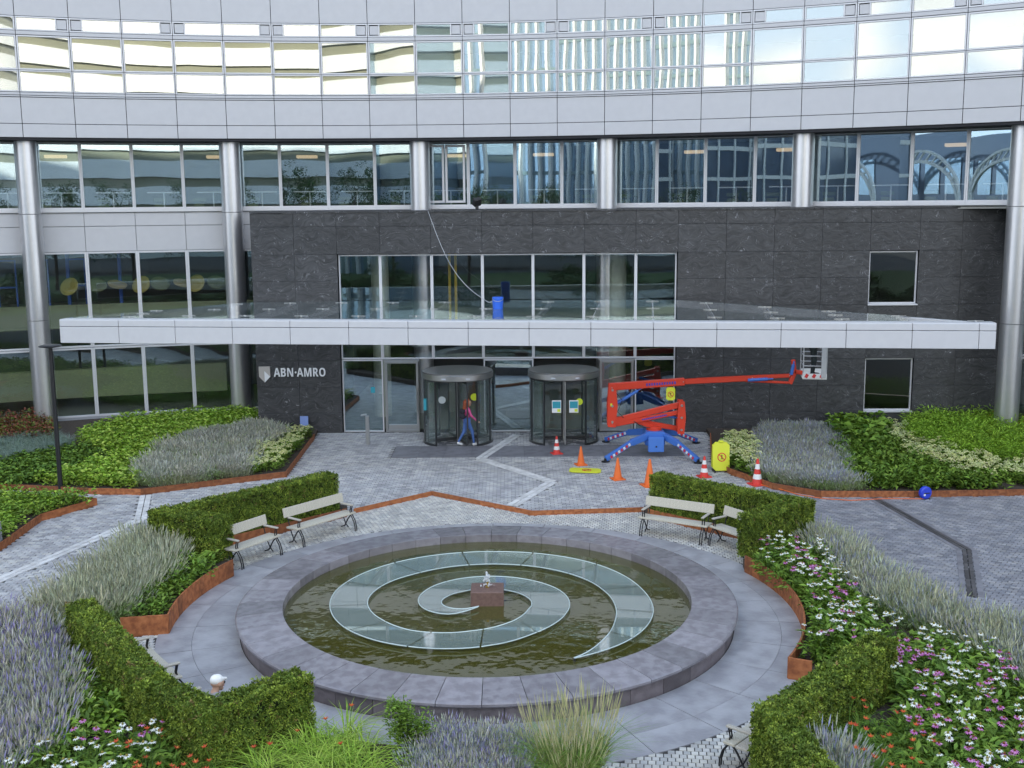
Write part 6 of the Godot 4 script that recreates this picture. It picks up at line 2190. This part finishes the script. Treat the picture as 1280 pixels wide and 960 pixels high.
	mat("redstone", lin(0.17, 0.1, 0.08), 0.55, 0.0, blotch, 2.5, grainn, 0.8)
	mat("brass", lin(0.4, 0.27, 0.07), 0.35, 0.8)
	mat("jet", lin(0.75, 0.78, 0.8, 0.5), 0.05).transparency = BaseMaterial3D.TRANSPARENCY_ALPHA
	var rip := noise_tex(0.012, 0, 3, [], [], 512, 15.0, 44, true, 8.0)
	var wa := mat("water", lin(0.07, 0.066, 0.012, 0.85), 0.0, 0.0, null, 0.26, rip, 0.06)
	wa.metallic_specular = 0.72
	wa.transparency = BaseMaterial3D.TRANSPARENCY_ALPHA
	var rust := noise_tex(0.015, 0, 5, [lin(0.18, 0.055, 0.018), lin(0.28, 0.092, 0.03), lin(0.37, 0.135, 0.048)], [0.2, 0.5, 0.85], 512, 25.0, 52)
	for i in 3:
		var m := mat("corten%d" % i, Color(1, 1, 1) * [0.9, 1.0, 1.1][i], 0.75, 0.0, rust, 0.7, grainn, 0.3)
		m.albedo_color.a = 1.0
		m.uv1_offset = Vector3(0.3 * i, 0.5 * i, 0.1)
	mat("soil", lin(0.1, 0.075, 0.055), 0.95, 0.0, noise_tex(0.05, 0, 5, [Color(0.45, 0.42, 0.4), Color(1, 1, 1)], [0.2, 0.8], 512, 0.0, 53), 1.2, grainn, 1.0)
	mat("mortar", lin(0.05, 0.048, 0.046), 0.95, 0.0, blotch, 0.5)
	mat("asphalt", lin(0.09, 0.09, 0.095), 0.9, 0.0, blotch, 0.1)
	var pvm := mat("paver", Color(1, 1, 1), 0.68, 0.0, blotch, 0.35)
	pvm.vertex_color_use_as_albedo = true
	mat("creamwall", lin(0.74, 0.735, 0.715), 0.6)
	mat("olivewin", lin(0.24, 0.235, 0.17), 0.3)
	mat("towerglass", lin(0.42, 0.55, 0.68), 0.08, 0.75)
	mat("tealband", lin(0.2, 0.28, 0.31), 0.4)
	mat("darkhall", lin(0.14, 0.18, 0.25), 0.12, 0.6)
	mat("lawn", lin(0.06, 0.1, 0.025), 0.95, 0.0, blotch, 0.3)
	mat("bark", lin(0.08, 0.06, 0.045), 0.9)
	plantmat("leaf", 0.55)
	plantmat("needle", 0.3)
	plantmat("petal", 0.35, 0.7)

func _ready() -> void:
	# camera
	var cam := Camera3D.new()
	cam.name = "camera"
	var p := atan((480.0 - 256.0) / 1393.0)
	var up := Vector3(0, cos(p), -sin(p))
	var roll := 0.0085
	var rx := Vector3.RIGHT * cos(roll) - up * sin(roll)
	var ry := Vector3.RIGHT * sin(roll) + up * cos(roll)
	cam.transform = Transform3D(Basis(rx, ry, rx.cross(ry)), Vector3(0, 8.4, 0))
	cam.fov = 38.026
	cam.near = 0.1
	cam.far = 900.0
	add_child(cam)
	# sky, sun behind the building
	var env := Environment.new()
	env.background_mode = Environment.BG_SKY
	var sky := Sky.new()
	var pan := PanoramaSkyMaterial.new()
	pan.panorama = ImageTexture.create_from_image(sky_image())
	sky.sky_material = pan
	env.sky = sky
	env.background_energy_multiplier = 1.0
	env.tonemap_mode = Environment.TONE_MAPPER_LINEAR
	env.tonemap_exposure = 2.95
	env.sdfgi_enabled = true
	env.ssao_enabled = true
	env.ssil_enabled = true
	var we := WorldEnvironment.new()
	we.name = "environment"
	we.environment = env
	add_child(we)
	var sun := DirectionalLight3D.new()
	sun.name = "sun"
	sun.light_energy = 1.5
	sun.light_color = Color(1.0, 0.97, 0.92)
	sun.light_angular_distance = 0.5
	sun.shadow_enabled = true
	add_child(sun)
	sun.look_at_from_position(Vector3.ZERO, Vector3(0.12, -0.6, 1.0))
	make_materials()
	prop_materials()
	build_ground()
	build_office()
	build_block()
	build_entrance()
	build_canopy()
	build_fountain()
	build_opposite()
	build_plants()
	build_props()
	build_people()
	build_paving()
